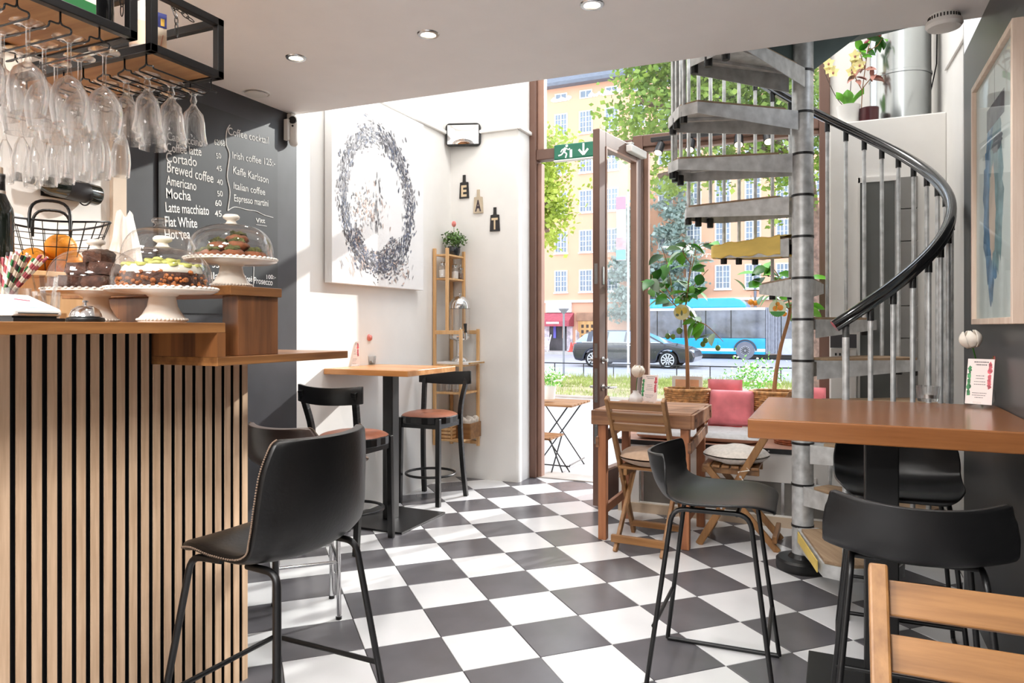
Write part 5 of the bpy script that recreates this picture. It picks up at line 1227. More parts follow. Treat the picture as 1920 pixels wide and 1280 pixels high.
basket('tall wicker basket potting the orange tree behind the stair post', L2, .16, .14, .30, WICK, .8)
dl = 4.9
tree_plant('slim orange tree with small oranges in the tall wicker basket', L2, [lp(1451, 742), lp(1455, 700), lp(1464, 650), lp(1478, 600), lp(1482, 575)],
  [[lp(1480, 580), lp(1450, 555), lp(1425, 545), lp(1400, 545)], [lp(1482, 575), lp(1470, 540), lp(1450, 520), lp(1420, 515)], [lp(1482, 575), lp(1495, 550), lp(1512, 525), lp(1522, 505)], [lp(1470, 540), lp(1455, 510), lp(1440, 495)], [lp(1478, 590), lp(1495, 578), lp(1508, 574), lp(1520, 572)]],
  8, [(lp(1408, 566), .021), (lp(1416, 568), .02), (lp(1449, 572), .019), (lp(1461, 580), .023), (lp(1452, 586), .02), (lp(1470, 588), .02)], ORAN, 'orange', 22, ['bright', 'bright', 'dark'], 'orange')
tg = thing('plant_tag', 'round green edged tag with oranges hanging on the orange tree', 'tag', lp(1458, 578, -.07), R(20))
MB().tube([(0, 0, 0), (0, .002, 0)], .058, 24).build('tag_disc', mat('pale_green_tag', rgb(222, 228, 200), .5), tg)
m = MB(); m.add([(.056*cos(a), -.0015, .056*sin(a)) for a in [pi*1.12+pi*.76*i/12 for i in range(13)]], [tuple(range(13))]); m.build('green_band', mat('tag_green', rgb(80, 148, 78), .5), tg)
m = MB(); m.ell((-.015, -.001, .0), (.018, .002, .018), 12, 6).ell((.018, -.001, .005), (.02, .002, .02), 12, 6).ell((.0, -.001, .03), (.015, .002, .014), 12, 6); m.build('orange_print', mat('tag_orange', rgb(236, 150, 60), .5), tg)
rb_ = on_z(1497, 832, BZ); basket('red-brown empty wicker basket on the bench behind the stair post', (rb_.x, rb_.y, BZ), .165, .13, .17, WICKR, .85, 'wicker_basket', False)
# bench cushions, pink throws
def cushion(label, loc, lx, ly, h, m, rz=0, tufts=(), m2=None):
    mb = MB(); t = thing('bench_cushion', label, 'cushion', loc, rz, 'cushions on the window bench')
    def top(u, v, s):
        x, y = (u-.5)*2, (v-.5)*2; e = (1-abs(x)**6)*(1-abs(y)**6); tz = sum(math.exp(-(((x-a)*lx/2)**2+((y-b)*ly/2)**2)/.0016) for a, b in tufts)
        return V((x*lx/2*(1-.03*y*y), y*ly/2*(1-.03*x*x), h/2+s*(h/2*max(0, e)**.5)*(1-.45*tz)))
    mb.grid(lambda u, v: top(u, v, 1), 28, 16); mb.build('cushion_top', m, t, smooth=70)
    mb = MB(); mb.grid(lambda u, v: top(1-u, v, -1), 28, 16); mb.build('cushion_underside', m2 or m, t, smooth=70)
    return t
TF = [(a, b) for a in (-.6, -.2, .2, .6) for b in (-.5, 0, .5)]
BEIG = mat('beige_cushion_underside', rgb(206, 176, 156), .9, var=.05)
cushion('long grey tufted bench cushion nearest the stair', (-.66, 4.93, BZ), .46, .42, .07, FABG, 0, TF, BEIG)
cushion('long grey tufted bench cushion nearest the door', (-1.05, 4.86, BZ), .34, .30, .065, FABG, 0, TF, BEIG)
def throw(label, loc, w_, d_, h):
    mb = MB()
    def f(u, v):
        x = (u-.5)*w_; s = v*(h+d_); f_ = .008*sin(9*u+3*v)+.006*sin(17*u*v+2)
        return V((x*(1-.04*v), -d_/2+max(0, s-h), min(s, h)))+V((0, f_, f_*.6))
    mb.grid(f, 18, 14); o = mb.build('pink_throw', FABP, None, smooth=70, solid=.012); o.location = loc; tag(o, label, 'blanket'); return o
def pillow(label, loc, lx, h, th, rz=0, tilt=0):
    mb = MB()
    def f(u, v, s):
        x, z = (u-.5)*2, (v-.5)*2; e = max(0, (1-x**6)*(1-z**6))**.5; return V((x*lx/2, s*th/2*e*(1+.12*sin(5*x+3*z)*s), (z+1)*h/2))
    mb.grid(lambda u, v: f(u, v, -1), 22, 16); mb.grid(lambda u, v: f(1-u, v, 1), 22, 16)
    o = mb.build('pink_cushion', FABP, None, smooth=70); o.location = loc; o.rotation_euler = (tilt, 0, rz); tag(o, label, 'cushion', 'pink cushions on the bench'); return o
pillow('large pink plush cushion standing on the grey bench cushion', (-.655, 5.13, BZ+.066), .30, .245, .12, 0, R(-10))
pillow('small pink plush cushion behind the lemon tree basket', (-.72, 5.31, BZ+.001), .24, .37, .08, 0, R(-3))
pillow('pink plush cushion tip right of the stair post', (-.14, 5.22, BZ+.001), .17, .34, .09, R(0), R(-5))
# framed orange card against the window
t = thing('framed_card', 'orange card in white frame leaning on the window pane', 'picture', (on_y(1287, 735, 5.3).x, 5.30, BZ+.001))
MB().prism([(-.11, 0), (.11, 0), (.11, .385), (-.11, .385)], lambda x, z: (x, -.004+z*.09, z), lambda x, z: (x, .008+z*.09, z)).build('frame', PLASTW, t, bevel=.002)
MB().prism([(-.085, .13), (.085, .13), (.085, .36), (-.085, .36)], lambda x, z: (x, -.0055+z*.09, z), lambda x, z: (x, -.0042+z*.09, z)).build('orange_sheet', mat('orange_paper', rgb(238, 182, 142), .6, var=.06, scale=12), t)
# corner of the pot and plant on the corner shelf
t = thing('potted_plant', 'small bushy green plant in black pot on corner shelf top', 'plant', (-2.775, 5.03, 1.789))
MB().lathe([(0, 0), (.04, 0), (.05, .03), (.052, .07), (.047, .075), (.044, .06), (0, .06)], 24).build('pot', mat('black_glazed_pot', rgb(32, 36, 40), .2, spec=.7), t, smooth=50)
rn = random.Random(8); mb = MB()
for k in range(420):
    d = V((rn.gauss(0, 1), rn.gauss(0, 1), rn.gauss(.2, .8))).normalized()*(.04+.055*rn.random()); c = V((0, 0, .125))+V((d.x*1.05, d.y*1.05, d.z*.85)); a = V((rn.gauss(0, 1), rn.gauss(0, 1), rn.gauss(0, 1))).normalized(); b = a.cross(d).normalized()
    l, w2 = .022, .009; mb.add([c, c+a*l*.5+b*w2, c+a*l, c+a*l*.5-b*w2], [(0, 1, 2, 3)])
o = mb.build('foliage', mat('mixed_small_leaves', rgb(78, 112, 50), .5, var=.5, scale=30), t); o['kind'] = 'stuff'
MB().tube([(0, 0, .1), (.0, 0, .24)], .002, 5).build('stem', LEAF, t)
m = MB(); m.ell((0, 0, .255), (.016, .016, .022), 12, 8, lambda d: 1+.15*sin(4*atan2(d.y, d.x))); m.build('pink_blossom', TP, t, smooth=60)
# ledge: duct, orchid, pot with spring flowers
LZ = 2.441
t = thing('ventilation_duct', 'thick shiny spiral ventilation duct rising from the white ledge', 'duct', (.365, 5.00, LZ))
m = MB(); pr = [(.168, 0)]
for k in range(14): pr += [(.168, .001+k*.16), (.168, .150+k*.16), (.172, .153+k*.16), (.172, .157+k*.16)] if k % 2 else [(.168, .16*k+.001), (.168, .16*k+.159)]
m.lathe(pr+[(.168, 2.35)], 40).build('duct_pipe', ALU, t, smooth=30)
m = MB(); m.lathe([(.169, .30), (.174, .302), (.174, .318), (.169, .32)], 40).build('duct_collar', ALU, t, smooth=30)
struct(MB().bx(.50, .53, 5.0, 5.12, LZ, 4.85).build('trim_5', WHITE2))
t = thing('orchid', 'white pot with pale yellow orchid on the ledge', 'orchid', (.075, 4.79, LZ))
MB().lathe([(0, 0), (.055, 0), (.066, .10), (.068, .115), (.062, .115), (.058, .095), (0, .095)], 28).build('pot', PLASTW, t, smooth=50)
YP = mat('pale_yellow_petal', rgb(244, 232, 160), .5, var=.08, scale=20); OM = mat('orchid_throat', rgb(170, 110, 100), .5)
for k, (a, l) in enumerate(((.3, .15), (1.4, .13), (3.4, .12), (4.6, .11))):
    mb = MB(); ca, sa = cos(a), sin(a)
    mb.grid(lambda u, v: V((ca*l*.6*u-sa*(v-.5)*.06*sin(pi*min(1, u*.9+.1)), sa*l*.6*u+ca*(v-.5)*.06*sin(pi*min(1, u*.9+.1)), .09+l*u*(1-.35*u)+.15*(v-.5)**2)), 8, 4).build('leaf', LEAFL, t, smooth=70)
def orchid_flower(c, n, par):
    for k in range(n):
        rn2 = random.Random(k); p = V(c)+V((rn2.gauss(0, .018), -.01+rn2.gauss(0, .01), -.028*k)); mb = MB()
        for j in range(5):
            a = pi/2+2*pi*j/5; d = V((cos(a), -.25, sin(a))); e = V((-sin(a), 0, cos(a)))
            mb.add([p, p+d*.02+e*.014, p+d*.038, p+d*.02-e*.014], [(0, 1, 2, 3)])
        mb.build('flower', YP, par, solid=.0012); MB().ell(p+V((0, -.008, -.006)), (.006, .006, .008), 8, 6).build('throat', OM, par, smooth=60)
Lr = V((.075, 4.79, LZ))
for tp, n in ((on_y(1548, 122, 4.84), 3), (on_y(1597, 108, 4.80), 4)):
    q = tp-Lr; P = cat_spline([V((0, 0, .09)), q*.5+V((.0, 0, -.02)), q+V((0, 0, -.06)), q], 6); MB().tube(P, .0022, 6).build('stalk', mat('dark_stalk', rgb(70, 52, 40), .6) if 'dark_stalk' not in bpy.data.materials else bpy.data.materials['dark_stalk'], t, smooth=60); orchid_flower(q, n, t)
t = thing('potted_plant', 'dark red pot with leafy branching plant beside the orchid', 'plant', (.185, 4.78, LZ))
MB().lathe([(0, 0), (.052, 0), (.055, .085), (.05, .085), (.047, .07), (0, .07)], 28).build('pot', mat('dark_red_pot', rgb(72, 28, 32), .3), t, smooth=50)
PKL = leaf_mesh('pink_leaf', mat('pinkish_leaf', rgb(176, 122, 108), .5, var=.25, scale=12), .07, .03); Lr = V((.185, 4.78, LZ)); rn = random.Random(31)
for br in ([(1615, 210), (1617, 170), (1622, 130), (1628, 90), (1640, 60)], [(1617, 170), (1606, 150), (1602, 140)], [(1618, 165), (1630, 150), (1640, 140)], [(1622, 130), (1616, 110), (1612, 95)], [(1628, 95), (1645, 85), (1655, 70)]):
    P = cat_spline([on_y(u, v, 4.78)-Lr for u, v in br], 5); MB().tube(P, .0028, 6).build('branch', BARK, t, smooth=60)
    for k in range(7):
        q = P[-1-int(rn.random()*len(P)*.5)]; up = q.z > .40
        o = bpy.data.objects.new('leaf', LM['dark'] if up and rn.random() < .6 else (LM['bright'] if up else PKL)); COL.objects.link(o); o.parent = t; o.location = q; o.rotation_euler = (rn.gauss(0, .5), rn.gauss(0, .5), rn.random()*6.28); s = .8+.5*rn.random(); o.scale = (s, s, s)
t2 = MB(); 
for k in range(5):
    q = on_y(1640+rn.gauss(0, 12), 72+rn.gauss(0, 8), 4.78)-Lr; t2.ell(q, (.018, .018, .014), 8, 6, lambda d: 1+.3*sin(6*atan2(d.y, d.x)))
t2.build('blossom', mat('dark_red_blossom', rgb(140, 52, 60), .6, var=.3, scale=30), t, smooth=60)
# cord hanging by the ledge and cable on the right-hand wall
m = MB(); m.tube([on_y(1757, 50, 5.0), on_y(1756, 120, 5.0), on_y(1745, 172, 4.98)], .004, 6); tag(m.build('black_cord', BLACKM), 'thin black cord hanging beside the ventilation duct', 'cord')
m = MB(); a_, b_ = on_x(1813, 60, .567), on_x(1772, 130, .567); m.bar(a_, b_, .01, .016, (0, 0, 1)); tag(m.build('cable_cover', WHITE2), 'white cable cover running along the wall behind the smoke detector', 'cable')
# ------------------------------------------------------------------ outside
ASPH = mat('pale_asphalt', rgb(168, 170, 178), .8, var=.06, scale=2); PAVE = mat('sidewalk_concrete', rgb(186, 182, 178), .85, var=.06, scale=3); GRASSM = mat('sunlit_grass', rgb(158, 172, 96), .9, var=.25, scale=2.2); STONE = mat('kerb_stone', rgb(176, 160, 146), .85, var=.12, scale=5)
tag(MB().bx(-40, 30, 5.5, 60, -.6, -.36).build('road', ASPH), 'pale grey street', 'road', kind='structure')
tag(MB().bx(-40, 30, 5.56, 12.2, -.36, -.06).build('sidewalk', PAVE), 'grey sidewalk before the shop', 'sidewalk', kind='structure')
kb = tag(MB().bx(-40, 30, 12.15, 12.45, -.36, -.03).build('kerb_edge', STONE), 'stone kerb along the grass', 'kerb', kind='structure')
m = MB(); m.grid(lambda u, v: V((-40+70*u, 12.45+8.2*v, -.06-.24*v+.03*sin(40*u)*sin(7*v))), 60, 14); m.bx(-40, 30, 12.45, 20.65, -.6, -.40)
tag(m.build('verge_ground', mat('verge_soil', rgb(186, 172, 130), .95, var=.25, scale=1.5)), 'worn grass verge', 'verge', kind='structure')
rn = random.Random(41); m = MB()
for k in range(26000):
    x = -13+15*rn.random(); y = 12.5+8.0*rn.random(); f = (y-12.45)/8.2
    dens = 1 if f > .72 else (.25+.5*(sin(x*1.7)*sin(y*2.3) > -.2))
    if rn.random() > dens: continue
    z = -.06-.24*f; h = .05+.06*rn.random()+(.12*rn.random() if f > .9 else 0); a = rn.random()*6.28; q = .012; dx, dy = rn.gauss(0, .03), rn.gauss(0, .03)
    m.add([(x-q*cos(a), y-q*sin(a), z-.02), (x+q*cos(a), y+q*sin(a), z-.02), (x+dx, y+dy, z+h)], [(0, 1, 2)])
tag(m.build('grass', GRASSM), 'thin sunlit grass on the verge', 'grass', kind='stuff')
struct(MB().bx(-40, 30, 37.9, 40, -.36, -.2).build('far_pavement', PAVE))
# low street rail
t = thing('street_railing', 'low thin black railing between grass and street', 'railing', (-5, 20.6, -.31))
m = MB().tube([(-16, 0, .42), (10, 0, .42)], .018, 6).build('rail', BLACKM, t)
pm = MB().tube([(0, 0, -.05), (0, 0, .42)], .016, 6).mesh('railing_post', BLACKM, 40)
for k in range(26): o = addobj('railing_post', pm, t); o.location = (-14+k*.93, 0, 0)
# building
PEACH = mat('peach_render', rgb(232, 176, 146), .85, var=.03, scale=.6); PEACHL = mat('peach_ground_floor', rgb(222, 174, 146), .85, var=.03, scale=.6); WTR = mat('white_window_frame', rgb(244, 244, 244), .5); WGL = mat('dark_window_glass', rgb(120, 136, 156), .1, var=.3, scale=.7, spec=.8)
bd = thing('apartment_building', 'peach rendered apartment building with white windows across the street', 'building', (-5, 40, -.36))
MB().bx(-20, 25, 0, 8, 3.05, 15.9).build('wall', PEACH, bd); MB().bx(-20, 25, .05, 8, 0, 3.0).build('ground_floor_wall', PEACHL, bd)
MB().bx(-20, 25, -.10, .2, 3.0, 3.14).build('cornice', WTR, bd)
MB().prism([(-.55, 15.75), (-.55, 15.95), (.2, 16.5), (3.0, 17.4), (8, 17.4), (8, 15.75)], lambda y, z: (-20, y, z), lambda y, z: (25, y, z)).build('roof', mat('slate_roof', rgb(104, 110, 124), .6, var=.1), bd)
m = MB()
for k in range(90): m.bx(-20+k*.5, -19.97+k*.5, .2, .23, 16.4, 17.1)
m.bx(-20, 25, .2, .23, 17.08, 17.12).build('roof_railing', BLACKM, bd)
fm = MB(); fm.bx(-.41, -.34, -.05, .02, 0, 1.3).bx(.34, .41, -.05, .02, 0, 1.3).bx(-.34, .34, -.05, .02, 0, .06).bx(-.34, .34, -.05, .02, 1.24, 1.3).bx(-.03, .03, -.05, .02, .06, 1.24)
for x in (-.185, .185):
    fm.bx(x-.012, x+.012, -.035, .02, .06, 1.24)
for z in (.35, .65, .95): fm.bx(-.34, .34, -.034, .02, z-.012, z+.012)
fm.bx(-.46, .46, -.09, .02, -.07, 0)
fme = fm.mesh('window', WTR); pme = MB().bx(-.35, .35, -.012, .0, .05, 1.25).mesh('pane', WGL)
am = MB().bx(-.38, .38, -.05, .02, 0, .06).bx(-.38, .38, -.05, .02, .42, .48).bx(-.38, -.32, -.05, .02, .06, .42).bx(.32, .38, -.05, .02, .06, .42).bx(-.02, .02, -.05, .02, .06, .42).mesh('attic_window', WTR); apm = MB().bx(-.33, .33, -.012, 0, .05, .43).mesh('pane', WGL); orn = MB()
for k in range(9):
    a = k*.9; orn.ell((-.55+k*.14, -.02, .22+.06*sin(a*2.1)), (.10, .03, .10), 8, 5)
for k in (-.47, .47): orn.ell((k, -.02, .24), (.10, .03, .16), 8, 5)
orm = orn.mesh('stucco_ornament', WTR, 60)
for c in range(15):
    x = -14.82+1.55*c+5
    for z in (3.61, 5.93, 8.26, 10.59, 12.9):
        o = addobj('window', fme, bd); o.location = (x, 0, z); addobj('pane', pme, o)
    o = addobj('attic_window', am, bd); o.location = (x, 0, 14.93); addobj('pane', apm, o)
    o = addobj('stucco_ornament', orm, bd); o.location = (x+(.78 if c % 2 else 0), 0, 14.85)
MB().tube([(1.15, -.08, 0), (1.15, -.08, 15.7)], .07, 8).build('downpipe', mat('grey_downpipe', rgb(120, 124, 140), .5), bd)
# shop on the ground floor
MB().bx(-10.75, -9.15, -.14, .05, 2.42, 3.0).build('shop_sign', WTR, bd)
m = MB(); m.prism([(-.05, 2.40), (-.95, 1.92), (-.95, 1.60), (-.05, 1.60)], lambda y, z: (-10.95, y, z), lambda y, z: (-9.0, y, z)); m.build('awning', mat('red_grey_awning', rgb(176, 84, 96), .8, var=.1), bd)
MB().bx(-10.4, -9.6, -.965, -.95, 1.74, 1.86).build('awning_sign', mat('cream_sign', rgb(232, 220, 200), .6), bd)
MB().bx(-10.55, -9.45, -.02, .06, 0, 1.75).build('shop_doorway', mat('dark_doorway', rgb(70, 66, 70), .5, var=.4, scale=1.2), bd)
for x0, x1 in ((-10.95, -10.55), (-9.45, -9.1)): MB().bx(x0, x1, -.05, .06, 0, 1.75).build('display_panel', mat('poster_panel', rgb(214, 206, 216), .6, var=.3, scale=3) if 'poster_panel' not in bpy.data.materials else bpy.data.materials['poster_panel'], bd)
MB().bx(-10.28, -10.12, -.08, -.03, .9, 1.6).build('hanging_banner', mat('violet_banner', rgb(120, 116, 214), .7), bd)
MB().bx(-9.72, -9.6, -.08, -.03, .9, 1.75).build('hanging_banner', mat('green_red_banner', rgb(196, 150, 130), .7, var=.3, scale=2), bd)
gd = MB().bx(-8.75, -7.7, -.03, .06, 0, 1.9).build('gate_door', wood('yellow_oak_door', rgb(196, 146, 86), rgb(222, 178, 118), 2, 2), bd)
m = MB()
for i in range(3):
    for j in range(4): m.bx(-8.55+i*.3, -8.40+i*.3, -.04, -.02, .55+j*.32, .74+j*.32)
m.build('door_light', mat('dark_door_light', rgb(70, 50, 40), .4), gd)
MB().bx(-8.85, -7.6, -.05, .06, 1.92, 2.4).build('door_lintel', mat('brown_stone', rgb(170, 132, 108), .8, var=.15, scale=2), bd)
t = thing('traffic_cone', 'small red traffic cone outside the awning shop', 'cone', (-13.72+0, 38.4, -.2)); c = on_y(1071, 655, 38.25); t.location = (c.x, 38.25, -.2)
MB().lathe([(.2, 0), (.2, .04), (.13, .05), (.03, .55), (0, .55)], 16).build('cone_body', mat('cone_red', rgb(204, 84, 74), .6), t, smooth=40)
c = on_y(1082, 645, 38.8); t = thing('folding_sign', 'white leaning advertising board outside the awning shop', 'sign', (c.x+.1, 38.85, -.2), 0)
MB().bar((0, -.25, 0), (-.12, .1, 1.15), .55, .04, (1, 0, 0)).build('sign_board', bpy.data.materials['poster_panel'], t)
c = on_y(1022, 650, 38.3); t = thing('step_stool', 'white wooden step rack left of the awning shop door', 'rack', (c.x, 38.3, -.2))
for k in range(4): MB().bx(-.28, .28, -.3+.12*k, -.2+.12*k, .15+.2*k, .19+.2*k).build('step', WTR, t)
for s in (-1, 1): MB().bar((s*.28, -.35, 0), (s*.28, .25, .95), .04, .06, (0, 1, 0)).build('side_rail', WTR, t)
# street lamp
c = on_z(1058, 700, -.3); t = thing('street_lamp', 'thin grey street lamp with cone shaped head', 'street lamp', on_y(1057, 700, 21.5)*1.0)
t.location.z = -.36
MB().tube([(0, 0, 0), (0, 0, 2.0)], .035, 8).build('lamp_pole', mat('lamp_grey', rgb(140, 142, 150), .5), t); MB().lathe([(.03, 1.98), (.10, 2.06), (.17, 2.14), (.17, 2.16), (0, 2.16)], 16).build('lamp_head', bpy.data.materials['lamp_grey'], t, smooth=40)
# banner; its pole is added where the door glass shows a white reflection
bp_ = on_y(1178, 700, 24); t = thing('flag_banner', 'tall pink and white banner on an added white pole', 'banner', (bp_.x, 24, -.36))
MB().tube([(0, 0, 0), (0, 0, 6.2)], .04, 8).build('pole', WTR, t)
zt_, zb_ = on_y(1165, 368, 24).z+.36, on_y(1165, 488, 24).z+.36
m = MB(); m.grid(lambda u, v: V((-.08-.33*u, .03*sin(5*v), zb_+(zt_-zb_)*v)), 3, 12).build('banner_cloth', mat('banner_white', rgb(246, 232, 236), .8, var=.05), t, solid=.01)
MB().bx(-.415, -.08, -.05, -.04, zt_-.45, zt_-.02).build('pink_block', mat('banner_pink', rgb(222, 122, 150), .8), t); MB().bx(-.415, -.08, -.05, -.04, zb_+.38, zb_+.78).build('red_block', mat('banner_rose', rgb(226, 150, 160), .8, var=.2, scale=5), t); MB().bx(-.415, -.08, -.05, -.04, zb_+.02, zb_+.36).build('blue_block', mat('banner_blue', rgb(110, 176, 226), .8), t)
# ---------------------------------------------------------------- car: estate seen from its right side, nose to the right
CARB = mat('black_car_paint', rgb(34, 38, 52), .12, .2, var=.03, spec=.9, coat=1); CARG = mat('car_glass', rgb(150, 168, 190), .05, var=.15, scale=1, spec=1); TYRE = mat('tyre_rubber', rgb(34, 33, 35), .85); RIM = mat('alloy_rim', rgb(206, 208, 212), .3, .8)
cy = 26.9; t = thing('car', 'black estate car driving along the street', 'car', (-7.1, cy+.9, -.36))
X = lambda x: x+7.1
low = [(-9.46, .42), (-9.50, .62), (-9.44, .92), (-9.0, .98), (-8.6, 1.0), (-6.4, .99), (-5.75, .93), (-5.1, .80), (-4.80, .66), (-4.72, .45), (-4.78, .26), (-5.28, .22)]
def arch(cx): return [(cx+.40*cos(a), .32+.40*sin(a)) for a in [pi*i/10 for i in range(11)]]
low += [(p if p[1] > .22 else (p[0], .22)) for p in arch(-5.72)]+[(-6.2, .2), (-8.2, .2)]+arch(-8.62)+[(-9.1, .22), (-9.4, .28)]
MB().prism([(X(a), b) for a, b in low], lambda x, z: (x, -.9, z), lambda x, z: (x, .9, z)).build('body', CARB, t, bevel=.05)
cab = [(-9.44, .95), (-9.05, 1.28), (-8.75, 1.38), (-8.0, 1.42), (-7.3, 1.42), (-6.75, 1.33), (-5.85, .94)]
def inw(x, z, s): return (X(x), s*(.86-.22*max(0, (z-.95)/.47)), z)
MB().prism(cab, lambda x, z: inw(x, z, -1), lambda x, z: inw(x, z, 1)).build('greenhouse', CARG, t, bevel=.03)
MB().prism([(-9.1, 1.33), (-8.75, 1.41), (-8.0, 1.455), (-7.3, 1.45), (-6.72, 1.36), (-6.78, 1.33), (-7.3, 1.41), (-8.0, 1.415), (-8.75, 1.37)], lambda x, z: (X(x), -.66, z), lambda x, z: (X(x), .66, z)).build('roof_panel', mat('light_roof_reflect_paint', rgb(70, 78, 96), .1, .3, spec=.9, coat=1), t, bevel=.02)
m = MB()
for x0, x1 in ((-8.92, -8.72), (-7.42, -7.34), (-8.15, -8.08)): m.add([inw(x0-.0, .96, -1.008), inw(x1, .96, -1.008), inw(x1+.03, 1.38, -1.012), inw(x0+.03, 1.38, -1.012)], [(0, 1, 2, 3)])
m.bar((X(-6.72), -.665, 1.36), (X(-5.9), -.87, .95), .05, .03).build('window_pillar', CARB, t)
m = MB(); m.bx(X(-9.1), X(-6.0), -.905, -.895, .965, .985).build('chrome_strip', CHROME, t)
for cx in (-5.72, -8.62):
    w1 = MB().tube([(X(cx), -.91, .32), (X(cx), -.70, .32)], .335, 28).build('wheel', TYRE, t, smooth=40)
    m = MB(); m.lathe([(.0, .0), (.06, .0), (.06, .01), (0, .012)], 12)
    rm = MB()
    for k in range(10): a = 2*pi*k/10; rm.bar((X(cx)+.04*cos(a), -.915, .32+.04*sin(a)), (X(cx)+.24*cos(a), -.915, .32+.24*sin(a)), .045, .02, (0, 1, 0))
    rm.tube([(X(cx)+.235*cos(a), -.915, .32+.235*sin(a)) for a in [2*pi*i/28 for i in range(28)]], .018, 6, closed=True).tube([(X(cx), -.925, .32), (X(cx), -.905, .32)], .06, 14).build('rim', RIM, w1, smooth=40)
    MB().tube([(X(cx), .91, .32), (X(cx), .70, .32)], .335, 24).build('wheel', TYRE, t, smooth=40)
MB().bx(X(-9.5), X(-9.28), -.88, -.62, .78, .93).build('tail_light', mat('tail_light_red', rgb(220, 96, 90), .3), t, bevel=.02)
MB().bx(X(-5.0), X(-4.78), -.86, -.58, .60, .72).build('head_light', mat('headlight_clear', rgb(222, 228, 236), .1, spec=1), t, bevel=.02)
MB().bx(X(-6.55), X(-6.38), -1.02, -.88, .95, 1.07).build('wing_mirror', CARB, t, bevel=.03)
m = MB()
for x in (-8.25, -7.2): m.bx(X(x)-.09, X(x)+.09, -.915, -.90, .85, .875)
m.build('door_handle', CHROME, t)
# ---------------------------------------------------------------- bus
BLUE = mat('bright_blue_bus_paint', rgb(28, 168, 232), .3, var=.03, coat=.5); BGL = mat('bus_window_glass', rgb(92, 96, 108), .06, var=.45, scale=1.2, spec=.9); BWH = mat('bus_white_stripe', rgb(232, 236, 244), .35); GREYB = mat('bus_bellows_grey', rgb(158, 160, 172), .7, var=.1)
t = thing('bus', 'bright blue articulated city bus passing on the street', 'bus', (-6.0, 36.1, -.36)); X = lambda x: x+6.0
MB().bx(X(-9.3), X(-3.02), 0, 2.2, .24, 1.02).build('lower_body', BLUE, t, bevel=.04)
MB().bx(X(-9.3), X(-3.02), .01, 2.19, 1.02, 2.44).build('window_band', BGL, t, bevel=.02)
MB().bx(X(-9.3), X(-3.02), -.005, 2.2, 2.38, 2.50).build('roof_stripe', BWH, t)
MB().prism([(-9.3, 2.5), (-9.2, 2.85), (-8.9, 2.98), (-4.5, 2.98), (-4.2, 2.9), (-3.9, 2.62), (-3.9, 2.5)], lambda x, z: (X(x), .1, z), lambda x, z: (X(x), 2.1, z)).build('roof_pod', BLUE, t, bevel=.1)
m = MB()
for x in (-8.2, -7.0, -5.8, -4.6): m.bx(X(x)-.02, X(x)+.02, -.004, .01, 1.02, 2.38)
m.build('window_divider', BLACKM, t)
MB().bx(X(-9.3), X(-3.02), -.006, .01, .38, .52).build('white_stripe', BWH, t)
MB().bx(X(-8.95), X(-8.65), -.008, .005, 1.5, 1.75).build('blue_sticker', mat('sticker_blue', rgb(120, 130, 220), .4), t)
w1 = MB().tube([(X(-3.94), -.03, .43), (X(-3.94), .25, .43)], .43, 28).build('wheel', mat('bus_tyre', rgb(120, 120, 132), .8), t, smooth=40)
MB().tube([(X(-3.94), -.045, .43), (X(-3.94), -.02, .43)], .24, 20).build('rim', mat('bus_rim', rgb(150, 150, 158), .5, .3), w1, smooth=40)
rm = MB()
for k in range(12): a = 2*pi*k/12; rm.bar((X(-3.94)+.06*cos(a), -.05, .43+.06*sin(a)), (X(-3.94)+.2*cos(a), -.05, .43+.2*sin(a)), .03, .01, (0, 1, 0))
rm.build('rim_spoke', BLACKM, w1)
m = MB(); m.tube([(X(-3.94)+.5*cos(a), -.01, .43+.5*sin(a)) for a in [pi*i/16 for i in range(17)]], .05, 6).build('wheel_arch', mat('arch_dark', rgb(60, 70, 84), .6), t)
m = MB()
for k in range(9): m.bx(X(-3.0)+k*.075, X(-3.0)+k*.075+.055, .02+.03*(k % 2), 2.15, .3, 2.5)
m.build('bellows', GREYB, t)
MB().bx(X(-2.3), X(1.5), 0, 2.2, .24, 1.02).build('rear_body', mat('silver_body', rgb(196, 198, 210), .35), t, bevel=.04); MB().bx(X(-2.3), X(1.5), .01, 2.19, 1.02, 2.44).build('rear_window_band', BGL, t); MB().bx(X(-2.3), X(1.5), 0, 2.2, 2.4, 2.55).build('rear_roof', BWH, t)
MB().tube([(X(-.2), -.03, .43), (X(-.2), .25, .43)], .43, 24).build('wheel', TYRE, t, smooth=40)
